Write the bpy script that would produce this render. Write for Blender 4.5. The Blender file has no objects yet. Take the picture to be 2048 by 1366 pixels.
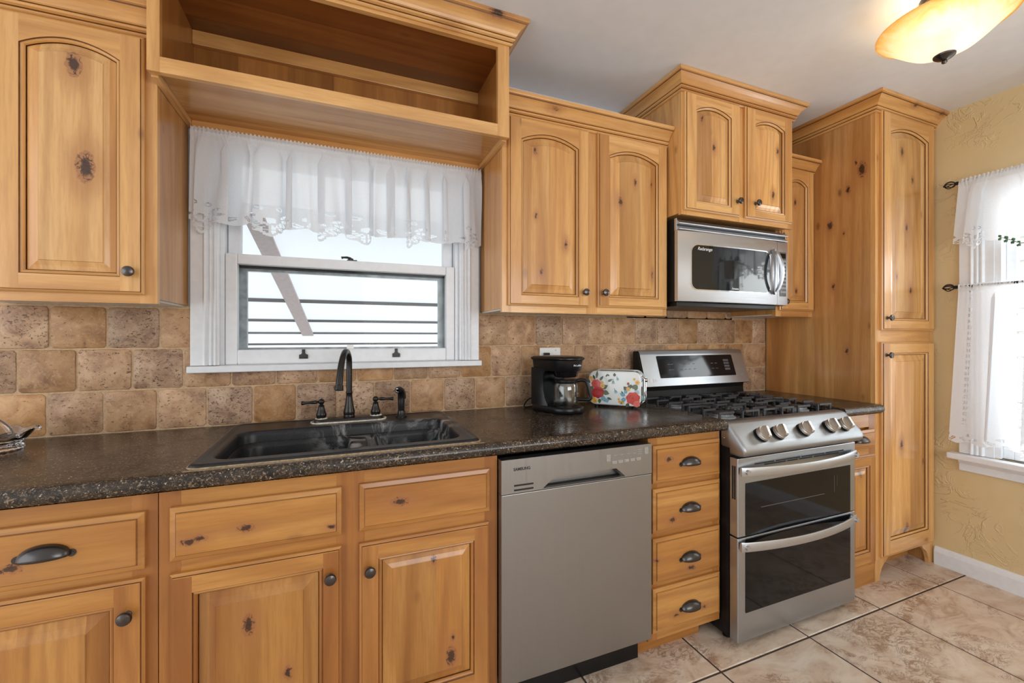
import bpy, bmesh, math, random
from mathutils import Vector, Matrix
R = math.radians
PI = math.pi
random.seed(7)
S = bpy.context.scene
C = S.collection

# ------------------------------------------------------------------ camera
cd = bpy.data.cameras.new('camera')
cam = bpy.data.objects.new('camera', cd); C.objects.link(cam)
cam.location = (-0.4813, -1.9245, 1.2541)
cam.rotation_euler = (PI/2, 0, -0.3834)
cd.sensor_width = 36.0
cd.lens = 36.0*850.98/2048
cd.shift_y = -(683-674.1)/2048
cd.clip_start = 0.05
S.camera = cam

# ------------------------------------------------------------------ world, lights, exposure
W = bpy.data.worlds.new('world'); S.world = W; W.use_nodes = True
bg = W.node_tree.nodes['Background']
bg.inputs[0].default_value = (0.93, 0.97, 1.0, 1); bg.inputs[1].default_value = 1.55

def area(name, loc, rot, sx, sy, power, col=(1, 1, 1)):
    l = bpy.data.lights.new(name, 'AREA'); l.shape = 'RECTANGLE'; l.size = sx; l.size_y = sy
    l.energy = power; l.color = col
    o = bpy.data.objects.new(name, l); C.objects.link(o); o.location = loc; o.rotation_euler = rot
    return o
# daylight through the windows, and an added fill lamp on the open left side
area('daylight_rear_window', (0.9, -3.95, 1.5), (R(104), 0, 0), 2.2, 1.3, 32, (0.98, 0.98, 1.0))
area('fill_left_side', (-3.1, -2.2, 1.35), (R(90), 0, R(-90)), 2.6, 2.0, 18, (0.97, 0.98, 1.0))  # added fill
area('daylight_right_window', (2.95, -1.25, 1.35), (R(90), 0, R(90)), 0.9, 1.4, 32, (0.95, 0.98, 1.0))

S.view_settings.view_transform = 'Standard'
S.view_settings.look = 'None'
S.view_settings.gamma = 1.0
S.view_settings.use_curve_mapping = False
S.view_settings.exposure = 0.17
S.cycles.max_bounces = 10
S.cycles.transparent_max_bounces = 12
S.cycles.sample_clamp_indirect = 6
S.cycles.caustics_reflective = False
S.cycles.caustics_refractive = False

# ------------------------------------------------------------------ mesh helpers
class MB:
    def __init__(s): s.v = []; s.f = []; s.m = []; s.s = []
    def add(s, vs, fs, m=0, sm=False):
        o = len(s.v); s.v += [tuple(v) for v in vs]
        for f in fs:
            s.f.append([i+o for i in f]); s.m.append(m); s.s.append(sm)
        return s
    def box(s, x0, x1, y0, y1, z0, z1, m=0):
        v = [(x0,y0,z0),(x1,y0,z0),(x1,y1,z0),(x0,y1,z0),(x0,y0,z1),(x1,y0,z1),(x1,y1,z1),(x0,y1,z1)]
        return s.add(v, [(0,3,2,1),(4,5,6,7),(0,1,5,4),(1,2,6,5),(2,3,7,6),(3,0,4,7)], m)
    def quad(s, a, b, c, d, m=0, sm=False): return s.add([a,b,c,d], [(0,1,2,3)], m, sm)
    def loft(s, loops, m=0, closed=True, c0=False, c1=False, sm=True, ms=None):
        n = len(loops[0]); vs = [p for l in loops for p in l]; o = len(s.v); s.v += [tuple(p) for p in vs]
        for k in range(len(loops)-1):
            for i in range(n if closed else n-1):
                j = (i+1) % n
                s.f.append([o+k*n+i, o+k*n+j, o+(k+1)*n+j, o+(k+1)*n+i]); s.m.append(ms[k] if ms else m); s.s.append(sm)
        if c0: s.f.append([o+i for i in range(n)][::-1]); s.m.append(ms[0] if ms else m); s.s.append(False)
        if c1: s.f.append([o+(len(loops)-1)*n+i for i in range(n)]); s.m.append(ms[-1] if ms else m); s.s.append(False)
        return s
    def lathe(s, prof, c=(0,0,0), ax=(0,0,1), n=28, m=0, sm=True, caps=True, ms=None):
        ax = Vector(ax).normalized()
        u = ax.orthogonal().normalized(); w = ax.cross(u); c = Vector(c)
        loops = []
        for r, h in prof:
            r = max(r, 1e-5)
            loops.append([c+ax*h+u*(r*math.cos(2*PI*i/n))+w*(r*math.sin(2*PI*i/n)) for i in range(n)])
        return s.loft(loops, m, True, caps, caps, sm, ms)
    def tube(s, pts, r, n=10, m=0, caps=True):
        pts = [Vector(p) for p in pts]
        rs = r if isinstance(r, (list, tuple)) else [r]*len(pts)
        loops = []; u = None
        for i, p in enumerate(pts):
            t = (pts[min(i+1, len(pts)-1)]-pts[max(i-1, 0)]).normalized()
            if u is None: u = t.orthogonal().normalized()
            else:
                u = u - t*u.dot(t)
                u = u.normalized() if u.length > 1e-6 else t.orthogonal().normalized()
            w = t.cross(u)
            loops.append([p+u*(rs[i]*math.cos(2*PI*k/n))+w*(rs[i]*math.sin(2*PI*k/n)) for k in range(n)])
        return s.loft(loops, m, True, caps, caps, True)
    def prism(s, poly, ax, t0, t1, m=0, sm=False, caps=True, ms=None):
        def mp(a, b, t): return {'x': (t,a,b), 'y': (a,t,b), 'z': (a,b,t)}[ax]
        n = len(poly); l0 = [mp(a,b,t0) for a,b in poly]; l1 = [mp(a,b,t1) for a,b in poly]
        s.loft([l0, l1], m, True, caps, caps, sm); return s
    def xf(s, M):
        s.v = [tuple(M @ Vector(v)) for v in s.v]; return s

def rrect(x0, x1, z0, z1, r, n=6):
    p = []
    for cx, cz, a in ((x1-r, z0+r, -90), (x1-r, z1-r, 0), (x0+r, z1-r, 90), (x0+r, z0+r, 180)):
        for i in range(n+1):
            t = R(a+90*i/n); p.append((cx+r*math.cos(t), cz+r*math.sin(t)))
    return p

def spline(pts, n=8):
    pts = [Vector(p) for p in pts]; out = []
    for i in range(len(pts)-1):
        p0 = pts[max(i-1,0)]; p1 = pts[i]; p2 = pts[i+1]; p3 = pts[min(i+2,len(pts)-1)]
        for k in range(n):
            t = k/n
            out.append(0.5*((2*p1)+(p2-p0)*t+(2*p0-5*p1+4*p2-p3)*t*t+(3*p1-p0-3*p2+p3)*t**3))
    out.append(pts[-1]); return out

def wm(o):
    M = Matrix.Identity(4)
    while o is not None:
        M = Matrix.LocRotScale(o.location, o.rotation_euler.to_quaternion(), None) @ M; o = o.parent
    return M

def obj(name, mb, mats, parent=None, bevel=0, local=False, base=None, recalc=True, sharp=35, solid=0, seg=2):
    me = bpy.data.meshes.new(name)
    me.from_pydata(mb.v, [], mb.f)
    if not isinstance(mats, (list, tuple)): mats = [mats]
    for m in mats: me.materials.append(m)
    me.polygons.foreach_set('material_index', mb.m)
    me.polygons.foreach_set('use_smooth', mb.s)
    if recalc:
        bm = bmesh.new(); bm.from_mesh(me); bmesh.ops.recalc_face_normals(bm, faces=bm.faces); bm.to_mesh(me); bm.free()
    if any(mb.s): me.set_sharp_from_angle(angle=R(sharp))
    o = bpy.data.objects.new(name, me); C.objects.link(o)
    if parent is not None:
        o.parent = parent
        if not local: me.transform(wm(parent).inverted())
    elif base is not None:
        o.location = base; me.transform(Matrix.Translation(-Vector(base)))
    me.update()
    if solid:
        md = o.modifiers.new('thickness', 'SOLIDIFY'); md.thickness = solid; md.offset = 0
    if bevel:
        md = o.modifiers.new('bevel', 'BEVEL'); md.width = bevel; md.segments = seg; md.limit_method = 'ANGLE'; md.angle_limit = R(40)
    return o

def tag(o, label, cat, group=None):
    o['label'] = label; o['category'] = cat
    if group: o['group'] = group
    return o
def thing(name, label, cat, loc, rz=0, group=None):
    o = bpy.data.objects.new(name, None); C.objects.link(o); o.empty_display_size = 0.05
    o.location = loc; o.rotation_euler = (0, 0, rz)
    return tag(o, label, cat, group)
def struct(name, mb, mats, parent=None, **k):
    o = obj(name, mb, mats, parent, **k)
    if parent is None: o['kind'] = 'structure'
    return o
def text(name, body, size, loc, mat, parent, rot=(PI/2, 0, 0), shear=0, align='LEFT', local=False, sx=1.0, thick=0.0003, bold=0.0):
    cu = bpy.data.curves.new('t', 'FONT'); cu.body = body; cu.size = size; cu.shear = shear; cu.align_x = align; cu.extrude = thick; cu.offset = bold; cu.resolution_u = 3
    t = bpy.data.objects.new('t', cu); C.objects.link(t); bpy.context.view_layer.update()
    me = bpy.data.meshes.new_from_object(t.evaluated_get(bpy.context.evaluated_depsgraph_get()))
    bpy.data.objects.remove(t); bpy.data.curves.remove(cu)
    me.transform(Matrix.Translation(loc) @ Matrix.LocRotScale(None, __import__('mathutils').Euler(rot).to_quaternion(), (sx, 1, 1)))
    me.name = name; me.materials.clear(); me.materials.append(mat)
    o = bpy.data.objects.new(name, me); C.objects.link(o); o.parent = parent
    if not local: me.transform(wm(parent).inverted())
    return o

# ------------------------------------------------------------------ materials
def newmat(name):
    m = bpy.data.materials.new(name); m.use_nodes = True
    nt = m.node_tree; return m, nt, nt.nodes['Principled BSDF'], nt.nodes['Material Output']
class G:
    """tiny node-graph helper"""
    def __init__(s, nt): s.nt = nt
    def n(s, t, **k):
        nd = s.nt.nodes.new(t)
        for a, b in k.items(): setattr(nd, a, b)
        return nd
    def l(s, a, b): s.nt.links.new(a, b)
    def put(s, nd, i, v):
        if hasattr(v, 'is_output'): s.l(v, nd.inputs[i])
        else: nd.inputs[i].default_value = v
    def math(s, op, a, b=None, c=None, clamp=False):
        nd = s.n('ShaderNodeMath', operation=op, use_clamp=clamp)
        for i, v in enumerate((a, b, c)):
            if v is not None: s.put(nd, i, v)
        return nd.outputs[0]
    def vmath(s, op, a, b=None, scale=None):
        nd = s.n('ShaderNodeVectorMath', operation=op); s.put(nd, 0, a)
        if b is not None: s.put(nd, 1, b)
        if scale is not None: s.put(nd, 'Scale', scale)
        return nd.outputs[1] if op in ('DISTANCE', 'LENGTH', 'DOT_PRODUCT') else nd.outputs[0]
    def noise(s, vec, scale, detail=2, rough=0.5, dist=0.0, out=0):
        nd = s.n('ShaderNodeTexNoise'); s.put(nd, 'Vector', vec); nd.inputs['Scale'].default_value = scale
        nd.inputs['Detail'].default_value = detail; nd.inputs['Roughness'].default_value = rough; nd.inputs['Distortion'].default_value = dist
        return nd.outputs[out]
    def vor(s, vec, scale, feature='F1', out=0, rnd=1.0):
        nd = s.n('ShaderNodeTexVoronoi', feature=feature); s.put(nd, 'Vector', vec); nd.inputs['Scale'].default_value = scale; nd.inputs['Randomness'].default_value = rnd
        return nd.outputs[out]
    def ramp(s, fac, stops, interp='LINEAR'):
        nd = s.n('ShaderNodeValToRGB'); s.put(nd, 0, fac); cr = nd.color_ramp; cr.interpolation = interp
        while len(cr.elements) < len(stops): cr.elements.new(0.5)
        for e, (p, c) in zip(cr.elements, stops):
            e.position = p; e.color = (c[0], c[1], c[2], 1) if isinstance(c, (tuple, list)) else (c, c, c, 1)
        return nd.outputs[0]
    def mix(s, fac, a, b, bt='MIX'):
        nd = s.n('ShaderNodeMix', data_type='RGBA', blend_type=bt); s.put(nd, 0, fac)
        for i, v in ((6, a), (7, b)):
            if hasattr(v, 'is_output'): s.l(v, nd.inputs[i])
            else: nd.inputs[i].default_value = (v[0], v[1], v[2], 1)
        return nd.outputs[2]
    def maprange(s, v, a, b, c=0.0, d=1.0, smooth=False):
        nd = s.n('ShaderNodeMapRange'); nd.interpolation_type = 'SMOOTHSTEP' if smooth else 'LINEAR'
        for i, x in enumerate((v, a, b, c, d)): s.put(nd, i, x)
        return nd.outputs[0]
    def bump(s, h, strength=0.2, dist=0.002):
        nd = s.n('ShaderNodeBump'); s.put(nd, 'Height', h); nd.inputs['Strength'].default_value = strength; nd.inputs['Distance'].default_value = dist
        return nd.outputs[0]
    def pos(s): return s.n('ShaderNodeNewGeometry').outputs['Position']

def plain(name, col, rough=0.5, metal=0.0, spec=0.5, coat=0.0, bumpy=0.0, var=0.0, scale=40):
    m, nt, b, out = newmat(name); g = G(nt)
    b.inputs['Roughness'].default_value = rough; b.inputs['Metallic'].default_value = metal
    b.inputs['Specular IOR Level'].default_value = spec; b.inputs['Coat Weight'].default_value = coat
    p = g.pos()
    nz = g.noise(p, scale, 3)
    lo = tuple(c*(1-var) for c in col); hi = tuple(min(1, c*(1+var)) for c in col)
    g.l(g.ramp(nz, [(0.3, lo), (0.7, hi)]), b.inputs['Base Color'])
    if bumpy: g.l(g.bump(nz, bumpy, 0.001), b.inputs['Normal'])
    return m

GLAZE = (0.13, 0.048, 0.013)
def wood(name, axis='z', coat=0.4, light=(0.78, 0.46, 0.180), mid=(0.67, 0.350, 0.112), dark=(0.41, 0.170, 0.042), board=None, knots=(), rough=0.34, pins=0.5):
    m, nt, b, out = newmat(name); g = G(nt)
    P = g.pos()
    rnd = g.n('ShaderNodeObjectInfo').outputs['Random']
    off = g.vmath('SCALE', (13.1, 7.7, 9.3), scale=rnd)
    Q = g.vmath('ADD', P, off)
    sv = {'x': (0.07, 1, 1), 'y': (1, 0.07, 1), 'z': (1, 1, 0.07)}[axis]
    A = g.vmath('MULTIPLY', Q, sv)
    bt = None
    if board:
        ba, bw = board
        sp = g.n('ShaderNodeSeparateXYZ'); g.l(Q, sp.inputs[0])
        idx = g.math('FLOOR', g.math('DIVIDE', sp.outputs['xyz'.index(ba)], bw))
        wn = g.n('ShaderNodeTexWhiteNoise', noise_dimensions='1D'); g.l(idx, wn.inputs['W'])
        bt = wn.outputs['Value']
        A = g.vmath('ADD', A, g.vmath('SCALE', (3.3, 5.1, 1.7), scale=bt))
    big = g.noise(A, 7.0, 3, 0.55, 0.4)
    rings = g.math('SINE', g.math('MULTIPLY', g.noise(A, 4.0, 1, 0.4), 75.0))
    fine = g.noise(A, 130.0, 3, 0.6)
    col = g.ramp(big, [(0.28, dark), (0.46, mid), (0.66, light)])
    col = g.mix(g.maprange(rings, 0.0, 1.0, 0.0, 0.36), col, dark)
    col = g.mix(g.maprange(fine, 0.42, 0.72, 0.0, 0.34), col, dark)
    if bt is not None:
        hs = g.n('ShaderNodeHueSaturation'); g.l(col, hs.inputs['Color'])
        g.l(g.maprange(bt, 0, 1, 0.76, 1.14), hs.inputs['Value']); col = hs.outputs[0]
    # small pin knots
    kv = {'x': (0.5, 1, 1), 'y': (1, 0.5, 1), 'z': (1, 1, 0.5)}[axis]
    VK = g.vmath('MULTIPLY', Q, kv)
    d = g.vor(VK, 6.5)
    pk = g.maprange(d, 0.03, 0.10, 1.0, 0.0, True)
    halo = g.maprange(d, 0.05, 0.30, 0.35, 0.0, True)
    col = g.mix(g.math('MULTIPLY', halo, pins), col, (0.36, 0.15, 0.045))
    col = g.mix(g.math('MULTIPLY', pk, pins), col, (0.10, 0.035, 0.012))
    if knots:
        wob = g.noise(P, 70.0, 2, 0.6, 0.0, 1)
        PW = g.vmath('ADD', P, g.vmath('SCALE', g.vmath('SUBTRACT', wob, (0.5, 0.5, 0.5)), scale=0.016))
        PW = g.vmath('MULTIPLY', PW, kv)
        dm = None
        for (x, y, z, r) in knots:
            q = (x*kv[0], y*kv[1], z*kv[2])
            dd = g.math('MULTIPLY', g.vmath('DISTANCE', PW, q), 1.0/(r*0.9))
            dm = dd if dm is None else g.math('MINIMUM', dm, dd)
        cr = g.noise(P, 48.0, 1, 0.5, 0.8)
        line = g.maprange(g.math('ABSOLUTE', g.math('SUBTRACT', cr, 0.5)), 0.016, 0.032, 1.0, 0.0)
        col = g.mix(g.maprange(dm, 0.8, 2.8, 0.55, 0.0, True), col, (0.38, 0.155, 0.05))
        col = g.mix(g.maprange(dm, 0.80, 0.95, 0.55, 0.0, True), col, (0.30, 0.115, 0.045))
        col = g.mix(g.math('MULTIPLY', line, g.maprange(dm, 0.65, 0.95, 0.9, 0.0, True)), col, (0.035, 0.012, 0.005))
        col = g.mix(g.maprange(dm, 0.36, 0.60, 0.92, 0.0, True), col, (0.035, 0.012, 0.005))
    g.l(col, b.inputs['Base Color'])
    b.inputs['Roughness'].default_value = rough
    b.inputs['Coat Weight'].default_value = coat; b.inputs['Coat Roughness'].default_value = 0.14
    g.l(g.bump(fine, 0.06, 0.001), b.inputs['Normal'])
    return m

KL = [(-1.171,-0.306,1.750,0.030),(-1.197,-0.306,2.043,0.024),(-1.335,-0.306,1.465,0.022)]
KR = [(0.276,-0.306,2.036,0.012),(0.280,-0.306,1.764,0.009),(0.421,-0.306,1.654,0.013),(0.306,-0.306,1.531,0.011),(0.495,-0.306,1.618,0.022),(0.145,-0.306,1.619,0.012),(0.706,-0.306,1.872,0.016),(0.636,-0.306,1.870,0.010),(0.615,-0.306,1.578,0.013),(0.891,-0.306,1.550,0.013),(0.787,-0.306,1.969,0.012),(0.882,-0.306,1.973,0.010)]
KS = [(1.882,-0.306,2.008,0.014),(1.890,-0.306,1.510,0.014),(1.996,-0.306,2.162,0.011)]
KM = [(1.171,-0.403,2.158,0.013),(1.608,-0.403,2.210,0.012),(1.574,-0.403,1.979,0.014),(1.099,-0.403,2.283,0.010)]
KB = [(-0.706,-0.622,0.495,0.020),(-0.614,-0.622,0.339,0.014),(-0.835,-0.622,0.737,0.014),(-0.813,-0.622,0.740,0.012),(-0.712,-0.622,0.752,0.014),(-0.504,-0.622,0.720,0.009),(-1.167,-0.622,0.734,0.015),(-0.316,-0.622,0.763,0.018),(-0.214,-0.622,0.572,0.012),(-0.161,-0.622,0.259,0.022),(-0.156,-0.622,0.315,0.008)]
KD = [(0.701,-0.622,0.779,0.015),(0.715,-0.622,0.542,0.015),(0.638,-0.622,0.398,0.012),(0.811,-0.622,0.338,0.014),(0.735,-0.622,0.168,0.011),(0.879,-0.622,0.167,0.008),(1.90,-0.622,0.59,0.02),(1.97,-0.622,0.73,0.008)]
KP = [(2.053,-0.543,2.135,0.030),(2.053,-0.477,2.046,0.016),(2.053,-0.386,1.874,0.020),(2.053,-0.455,1.817,0.008),(2.053,-0.404,1.534,0.013),(2.053,-0.472,1.179,0.014),(2.053,-0.602,1.934,0.009),(2.053,-0.515,2.179,0.010)]
KPD = [(2.251,-0.620,2.225,0.018),(2.346,-0.620,2.091,0.016),(2.291,-0.620,1.830,0.016),(2.202,-0.620,1.569,0.010),(2.328,-0.620,1.501,0.014),(2.528,-0.620,2.176,0.014),(2.246,-0.620,0.691,0.017),(2.296,-0.620,0.234,0.028),(2.445,-0.620,0.583,0.013)]
KC = [(1.502,-0.430,2.432,0.009),(0.063,-0.430,2.467,0.022),(-0.108,-0.400,2.40,0.018),(2.291,-0.660,2.459,0.012),(2.537,-0.660,2.465,0.016),(0.36,-0.32,2.225,0.014)]

WV = wood('alder_upright'); WH = wood('alder_level', 'x', knots=KC); WY = wood('alder_depthwise', 'y')
WPL = wood('alder_panel_left', board=('x', 0.155), knots=KL, pins=0.1)
WPR = wood('alder_panel_right', board=('x', 0.125), knots=KR, pins=0.3)
DEEP = dict(light=(0.68, 0.365, 0.130), mid=(0.57, 0.270, 0.080), dark=(0.36, 0.140, 0.034))
WPS = wood('alder_panel_small', board=('x', 0.2), knots=KS, pins=0.2, **DEEP)
WPM = wood('alder_panel_microwave', board=('x', 0.2), knots=KM, pins=0.2)
BASE_SHADED = dict(light=(0.58, 0.290, 0.078), mid=(0.47, 0.205, 0.045), dark=(0.27, 0.092, 0.018))  # same alder; deeper tones mostly put the dimmer light down here into the colour
WBV = wood('alder_base_upright', 'z', light=(0.50, 0.22, 0.055), mid=(0.40, 0.155, 0.034), dark=(0.25, 0.083, 0.016)); WBH = wood('alder_base_level', 'x', knots=KB, pins=0.3, **BASE_SHADED)  # frame uprights go darker still, deeper shading put into their colour
WBP = wood('alder_base_panel', board=('x', 0.12), knots=KB, pins=0.3, **BASE_SHADED)
WDH = wood('alder_drawer_level', 'x', knots=KD, pins=0.3, **BASE_SHADED); WDP = wood('alder_base_panel_right', board=('x', 0.12), knots=KD, **BASE_SHADED)
WPP = wood('alder_pantry_panel', board=('x', 0.15), knots=KPD, pins=0.3, rough=0.24, coat=0.8)
WSIDE = wood('alder_pantry_side', board=('y', 0.20), knots=KP, pins=0.6, **DEEP)
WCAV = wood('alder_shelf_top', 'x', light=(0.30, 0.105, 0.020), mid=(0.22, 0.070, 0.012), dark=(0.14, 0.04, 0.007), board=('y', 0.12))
MGLAZE = plain('brown_glaze_line', GLAZE, 0.4, var=0.3)
MPALE = plain('pale_underside', (0.72, 0.69, 0.63), 0.35, var=0.03)  # pale tone paints in the whitish reflection along the cabinet undersides
MBRONZE = plain('oil_rubbed_bronze', (0.030, 0.027, 0.026), 0.26, metal=0.6, var=0.1, scale=30)
MPEWTER = plain('dark_pewter', (0.10, 0.09, 0.085), 0.26, metal=0.9, var=0.15)
MPULL = plain('burnished_bronze', (0.085, 0.080, 0.078), 0.27, metal=0.9, var=0.08)
MBLACK = plain('black_plastic', (0.006, 0.006, 0.007), 0.28, spec=0.35, var=0.1)
MBLACKM = plain('black_matt_enamel', (0.006, 0.006, 0.007), 0.35, spec=0.3, var=0.2)
MGLOSSK = plain('black_gloss', (0.006, 0.006, 0.007), 0.07, spec=0.3)
MIRON = plain('cast_iron', (0.035, 0.035, 0.038), 0.5, var=0.3, bumpy=0.1, scale=300)
MCHROME = plain('chrome', (0.78, 0.79, 0.80), 0.08, metal=1.0)
MALU = plain('weathered_aluminium', (0.34, 0.36, 0.37), 0.45, metal=0.4, var=0.35, scale=25)
MWHITE = plain('white_gloss_paint', (0.765, 0.785, 0.81), 0.30, var=0.03)
MCEIL = plain('ceiling_paint', (0.79, 0.82, 0.86), 0.6, var=0.02, bumpy=0.05, scale=15)
MGREY = plain('grey_print', (0.35, 0.36, 0.37), 0.5)
MLTEXT = plain('silver_print', (0.88, 0.88, 0.88), 0.4)
MDTEXT = plain('dark_print', (0.02, 0.02, 0.022), 0.5)
MPLATE = plain('white_switch_plate', (0.82, 0.82, 0.80), 0.35)
MDARK = plain('dark_gap', (0.010, 0.009, 0.008), 0.7)

def steel(name, col, rough, axis='x'):
    m, nt, b, out = newmat(name); g = G(nt)
    P = g.pos(); sv = {'x': (3, 400, 400), 'z': (400, 400, 3), 'y': (400, 3, 400)}[axis]
    nz = g.noise(g.vmath('MULTIPLY', P, sv), 1.0, 2)
    cl = g.noise(P, 2.5, 3)
    c0 = tuple(c*0.92 for c in col)
    g.l(g.mix(cl, c0, col), b.inputs['Base Color'])
    b.inputs['Metallic'].default_value = 1.0
    g.l(g.maprange(nz, 0.3, 0.7, rough*0.85, rough*1.15), b.inputs['Roughness'])
    return m
MSTEEL = steel('brushed_stainless', (0.49, 0.52, 0.56), 0.33)
MSTEELD = steel('grey_stainless', (0.365, 0.36, 0.350), 0.40, 'z')
MSTEELB = steel('bright_stainless', (0.60, 0.62, 0.65), 0.41)
MKNOB = steel('champagne_stainless', (0.72, 0.68, 0.62), 0.38)

def counter():
    m, nt, b, out = newmat('speckled_laminate'); g = G(nt); P = g.pos()
    cl = g.noise(P, 22, 3, 0.6)
    base = g.ramp(cl, [(0.35, (0.010, 0.009, 0.008)), (0.65, (0.042, 0.030, 0.021))])
    f1 = g.noise(g.vmath('MULTIPLY', P, (1, 1.3, 1)), 120, 3, 0.65, 1.5)
    f2 = g.noise(P, 95, 3, 0.7, 2.0)
    col = g.mix(g.maprange(f1, 0.54, 0.68), base, (0.28, 0.20, 0.125))
    col = g.mix(g.maprange(f2, 0.60, 0.68), col, (0.15, 0.105, 0.07))
    col = g.mix(g.maprange(g.noise(P, 140, 2), 0.66, 0.70), col, (0.45, 0.40, 0.33))
    g.l(col, b.inputs['Base Color'])
    wear = g.noise(P, 5, 4, 0.6)
    g.l(g.maprange(wear, 0.35, 0.7, 0.16, 0.34), b.inputs['Roughness'])
    g.l(g.bump(f1, 0.05, 0.001), b.inputs['Normal'])
    return m
MCOUNTER = counter()

def travertine():
    m, nt, b, out = newmat('tumbled_travertine'); g = G(nt)
    geo = g.n('ShaderNodeNewGeometry'); P = geo.outputs['Position']; rnd = geo.outputs['Random Per Island']
    Q = g.vmath('ADD', P, g.vmath('SCALE', (17, 3, 29), scale=rnd))
    cl = g.noise(Q, 14, 4, 0.6, 0.6)
    c = g.ramp(cl, [(0.28, (0.25, 0.118, 0.052)), (0.48, (0.46, 0.250, 0.115)), (0.72, (0.62, 0.385, 0.205))])
    hs = g.n('ShaderNodeHueSaturation'); g.l(c, hs.inputs['Color'])
    g.l(g.maprange(rnd, 0, 1, 0.78, 1.15), hs.inputs['Value'])
    r2 = g.math('FRACT', g.math('MULTIPLY', rnd, 7.31)); g.l(g.maprange(r2, 0, 1, 0.80, 1.10), hs.inputs['Saturation'])
    col = hs.outputs[0]
    vein = g.noise(Q, 45, 5, 0.7, 2.5)
    col = g.mix(g.maprange(vein, 0.52, 0.70, 0, 0.5), col, (0.62, 0.47, 0.31))
    pit = g.noise(g.vmath('MULTIPLY', Q, (1, 1, 1.5)), 95, 4, 0.65, 0.8)
    dens = g.maprange(r2, 0, 1, 0.565, 0.65)
    pm = g.maprange(pit, dens, g.math('ADD', dens, 0.035))
    col = g.mix(g.math('MULTIPLY', pm, 0.85), col, (0.085, 0.042, 0.020))
    g.l(col, b.inputs['Base Color']); b.inputs['Roughness'].default_value = 0.5
    h = g.math('SUBTRACT', g.math('MULTIPLY', vein, 0.4), pm)
    g.l(g.bump(h, 0.35, 0.002), b.inputs['Normal'])
    return m
MTRAV = travertine()
MGROUT = plain('sandy_grout', (0.54, 0.375, 0.225), 0.85, var=0.15, bumpy=0.3, scale=120)

def floortile():
    m, nt, b, out = newmat('slate_look_floor_tile'); g = G(nt)
    geo = g.n('ShaderNodeNewGeometry'); P = geo.outputs['Position']; rnd = geo.outputs['Random Per Island']
    Q = g.vmath('ADD', P, g.vmath('SCALE', (11, 23, 5), scale=rnd))
    Qs = g.vmath('MULTIPLY', Q, (1.0, 1.6, 1.0))
    a = g.noise(Qs, 5, 6, 0.62, 1.2)
    c = g.ramp(a, [(0.30, (0.42, 0.28, 0.185)), (0.45, (0.63, 0.485, 0.365)), (0.60, (0.72, 0.60, 0.48)), (0.8, (0.76, 0.66, 0.55))])
    rid = g.noise(Qs, 9, 7, 0.7, 2.0)
    cr = g.maprange(g.math('ABSOLUTE', g.math('SUBTRACT', rid, 0.5)), 0.0, 0.035, 1.0, 0.0)
    patch = g.maprange(g.noise(Qs, 3.0, 4, 0.6, 1.0), 0.48, 0.60, 0.0, 1.0)
    c = g.mix(g.math('MULTIPLY', g.math('MULTIPLY', cr, patch), 0.9), c, (0.20, 0.11, 0.06))
    st = g.maprange(g.noise(Qs, 13, 5, 0.7, 1.5), 0.52, 0.58, 0.0, 0.75)
    c = g.mix(g.math('MULTIPLY', st, patch), c, (0.34, 0.205, 0.125))
    g.l(c, b.inputs['Base Color']); b.inputs['Roughness'].default_value = 0.42
    g.l(g.bump(g.math('ADD', rid, g.math('MULTIPLY', cr, -0.4)), 0.12, 0.004), b.inputs['Normal'])
    return m
MFLOOR = floortile()
MFGROUT = plain('dark_floor_grout', (0.060, 0.042, 0.032), 0.85, var=0.3, bumpy=0.2, scale=150)

def stucco():
    m, nt, b, out = newmat('yellow_skip_trowel_plaster'); g = G(nt); P = g.pos()
    n1 = g.noise(P, 7, 4, 0.6, 1.5)
    ridge = g.maprange(g.math('ABSOLUTE', g.math('SUBTRACT', n1, 0.5)), 0.0, 0.045, 1.0, 0.0, True)
    n2 = g.noise(P, 60, 3, 0.6)
    c = g.ramp(g.noise(P, 3, 3), [(0.3, (0.63, 0.475, 0.245)), (0.7, (0.69, 0.54, 0.305))])
    g.l(c, b.inputs['Base Color']); b.inputs['Roughness'].default_value = 0.45
    h = g.math('ADD', g.math('MULTIPLY', ridge, g.maprange(g.noise(P, 4.3, 2), 0.45, 0.62)), g.math('MULTIPLY', n2, 0.12))
    g.l(g.bump(h, 0.55, 0.005), b.inputs['Normal'])
    return m
MSTUCCO = stucco()

def sheer(name, transp, transl, col=(0.86, 0.885, 0.92)):
    m, nt, b, out = newmat(name); g = G(nt); nt.nodes.remove(b)
    d = g.n('ShaderNodeBsdfDiffuse'); d.inputs[0].default_value = (*col, 1)
    t = g.n('ShaderNodeBsdfTranslucent'); t.inputs[0].default_value = (*col, 1)
    tr = g.n('ShaderNodeBsdfTransparent')
    weave = g.noise(g.vmath('MULTIPLY', g.pos(), (1, 1, 0.4)), 900, 1)
    m1 = g.n('ShaderNodeMixShader'); m1.inputs[0].default_value = transl; g.l(d.outputs[0], m1.inputs[1]); g.l(t.outputs[0], m1.inputs[2])
    m2 = g.n('ShaderNodeMixShader'); g.l(g.maprange(weave, 0.3, 0.7, max(0, transp-0.05), transp+0.05), m2.inputs[0]); g.l(m1.outputs[0], m2.inputs[1]); g.l(tr.outputs[0], m2.inputs[2])
    g.l(m2.outputs[0], out.inputs[0])
    return m
MVAL = sheer('white_cotton_valance', 0.07, 0.40)
MTIER = sheer('white_sheer_cotton', 0.13, 0.26)
MAWN = sheer('white_translucent_awning', 0.0, 0.62, (0.97, 0.98, 0.99))

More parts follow.
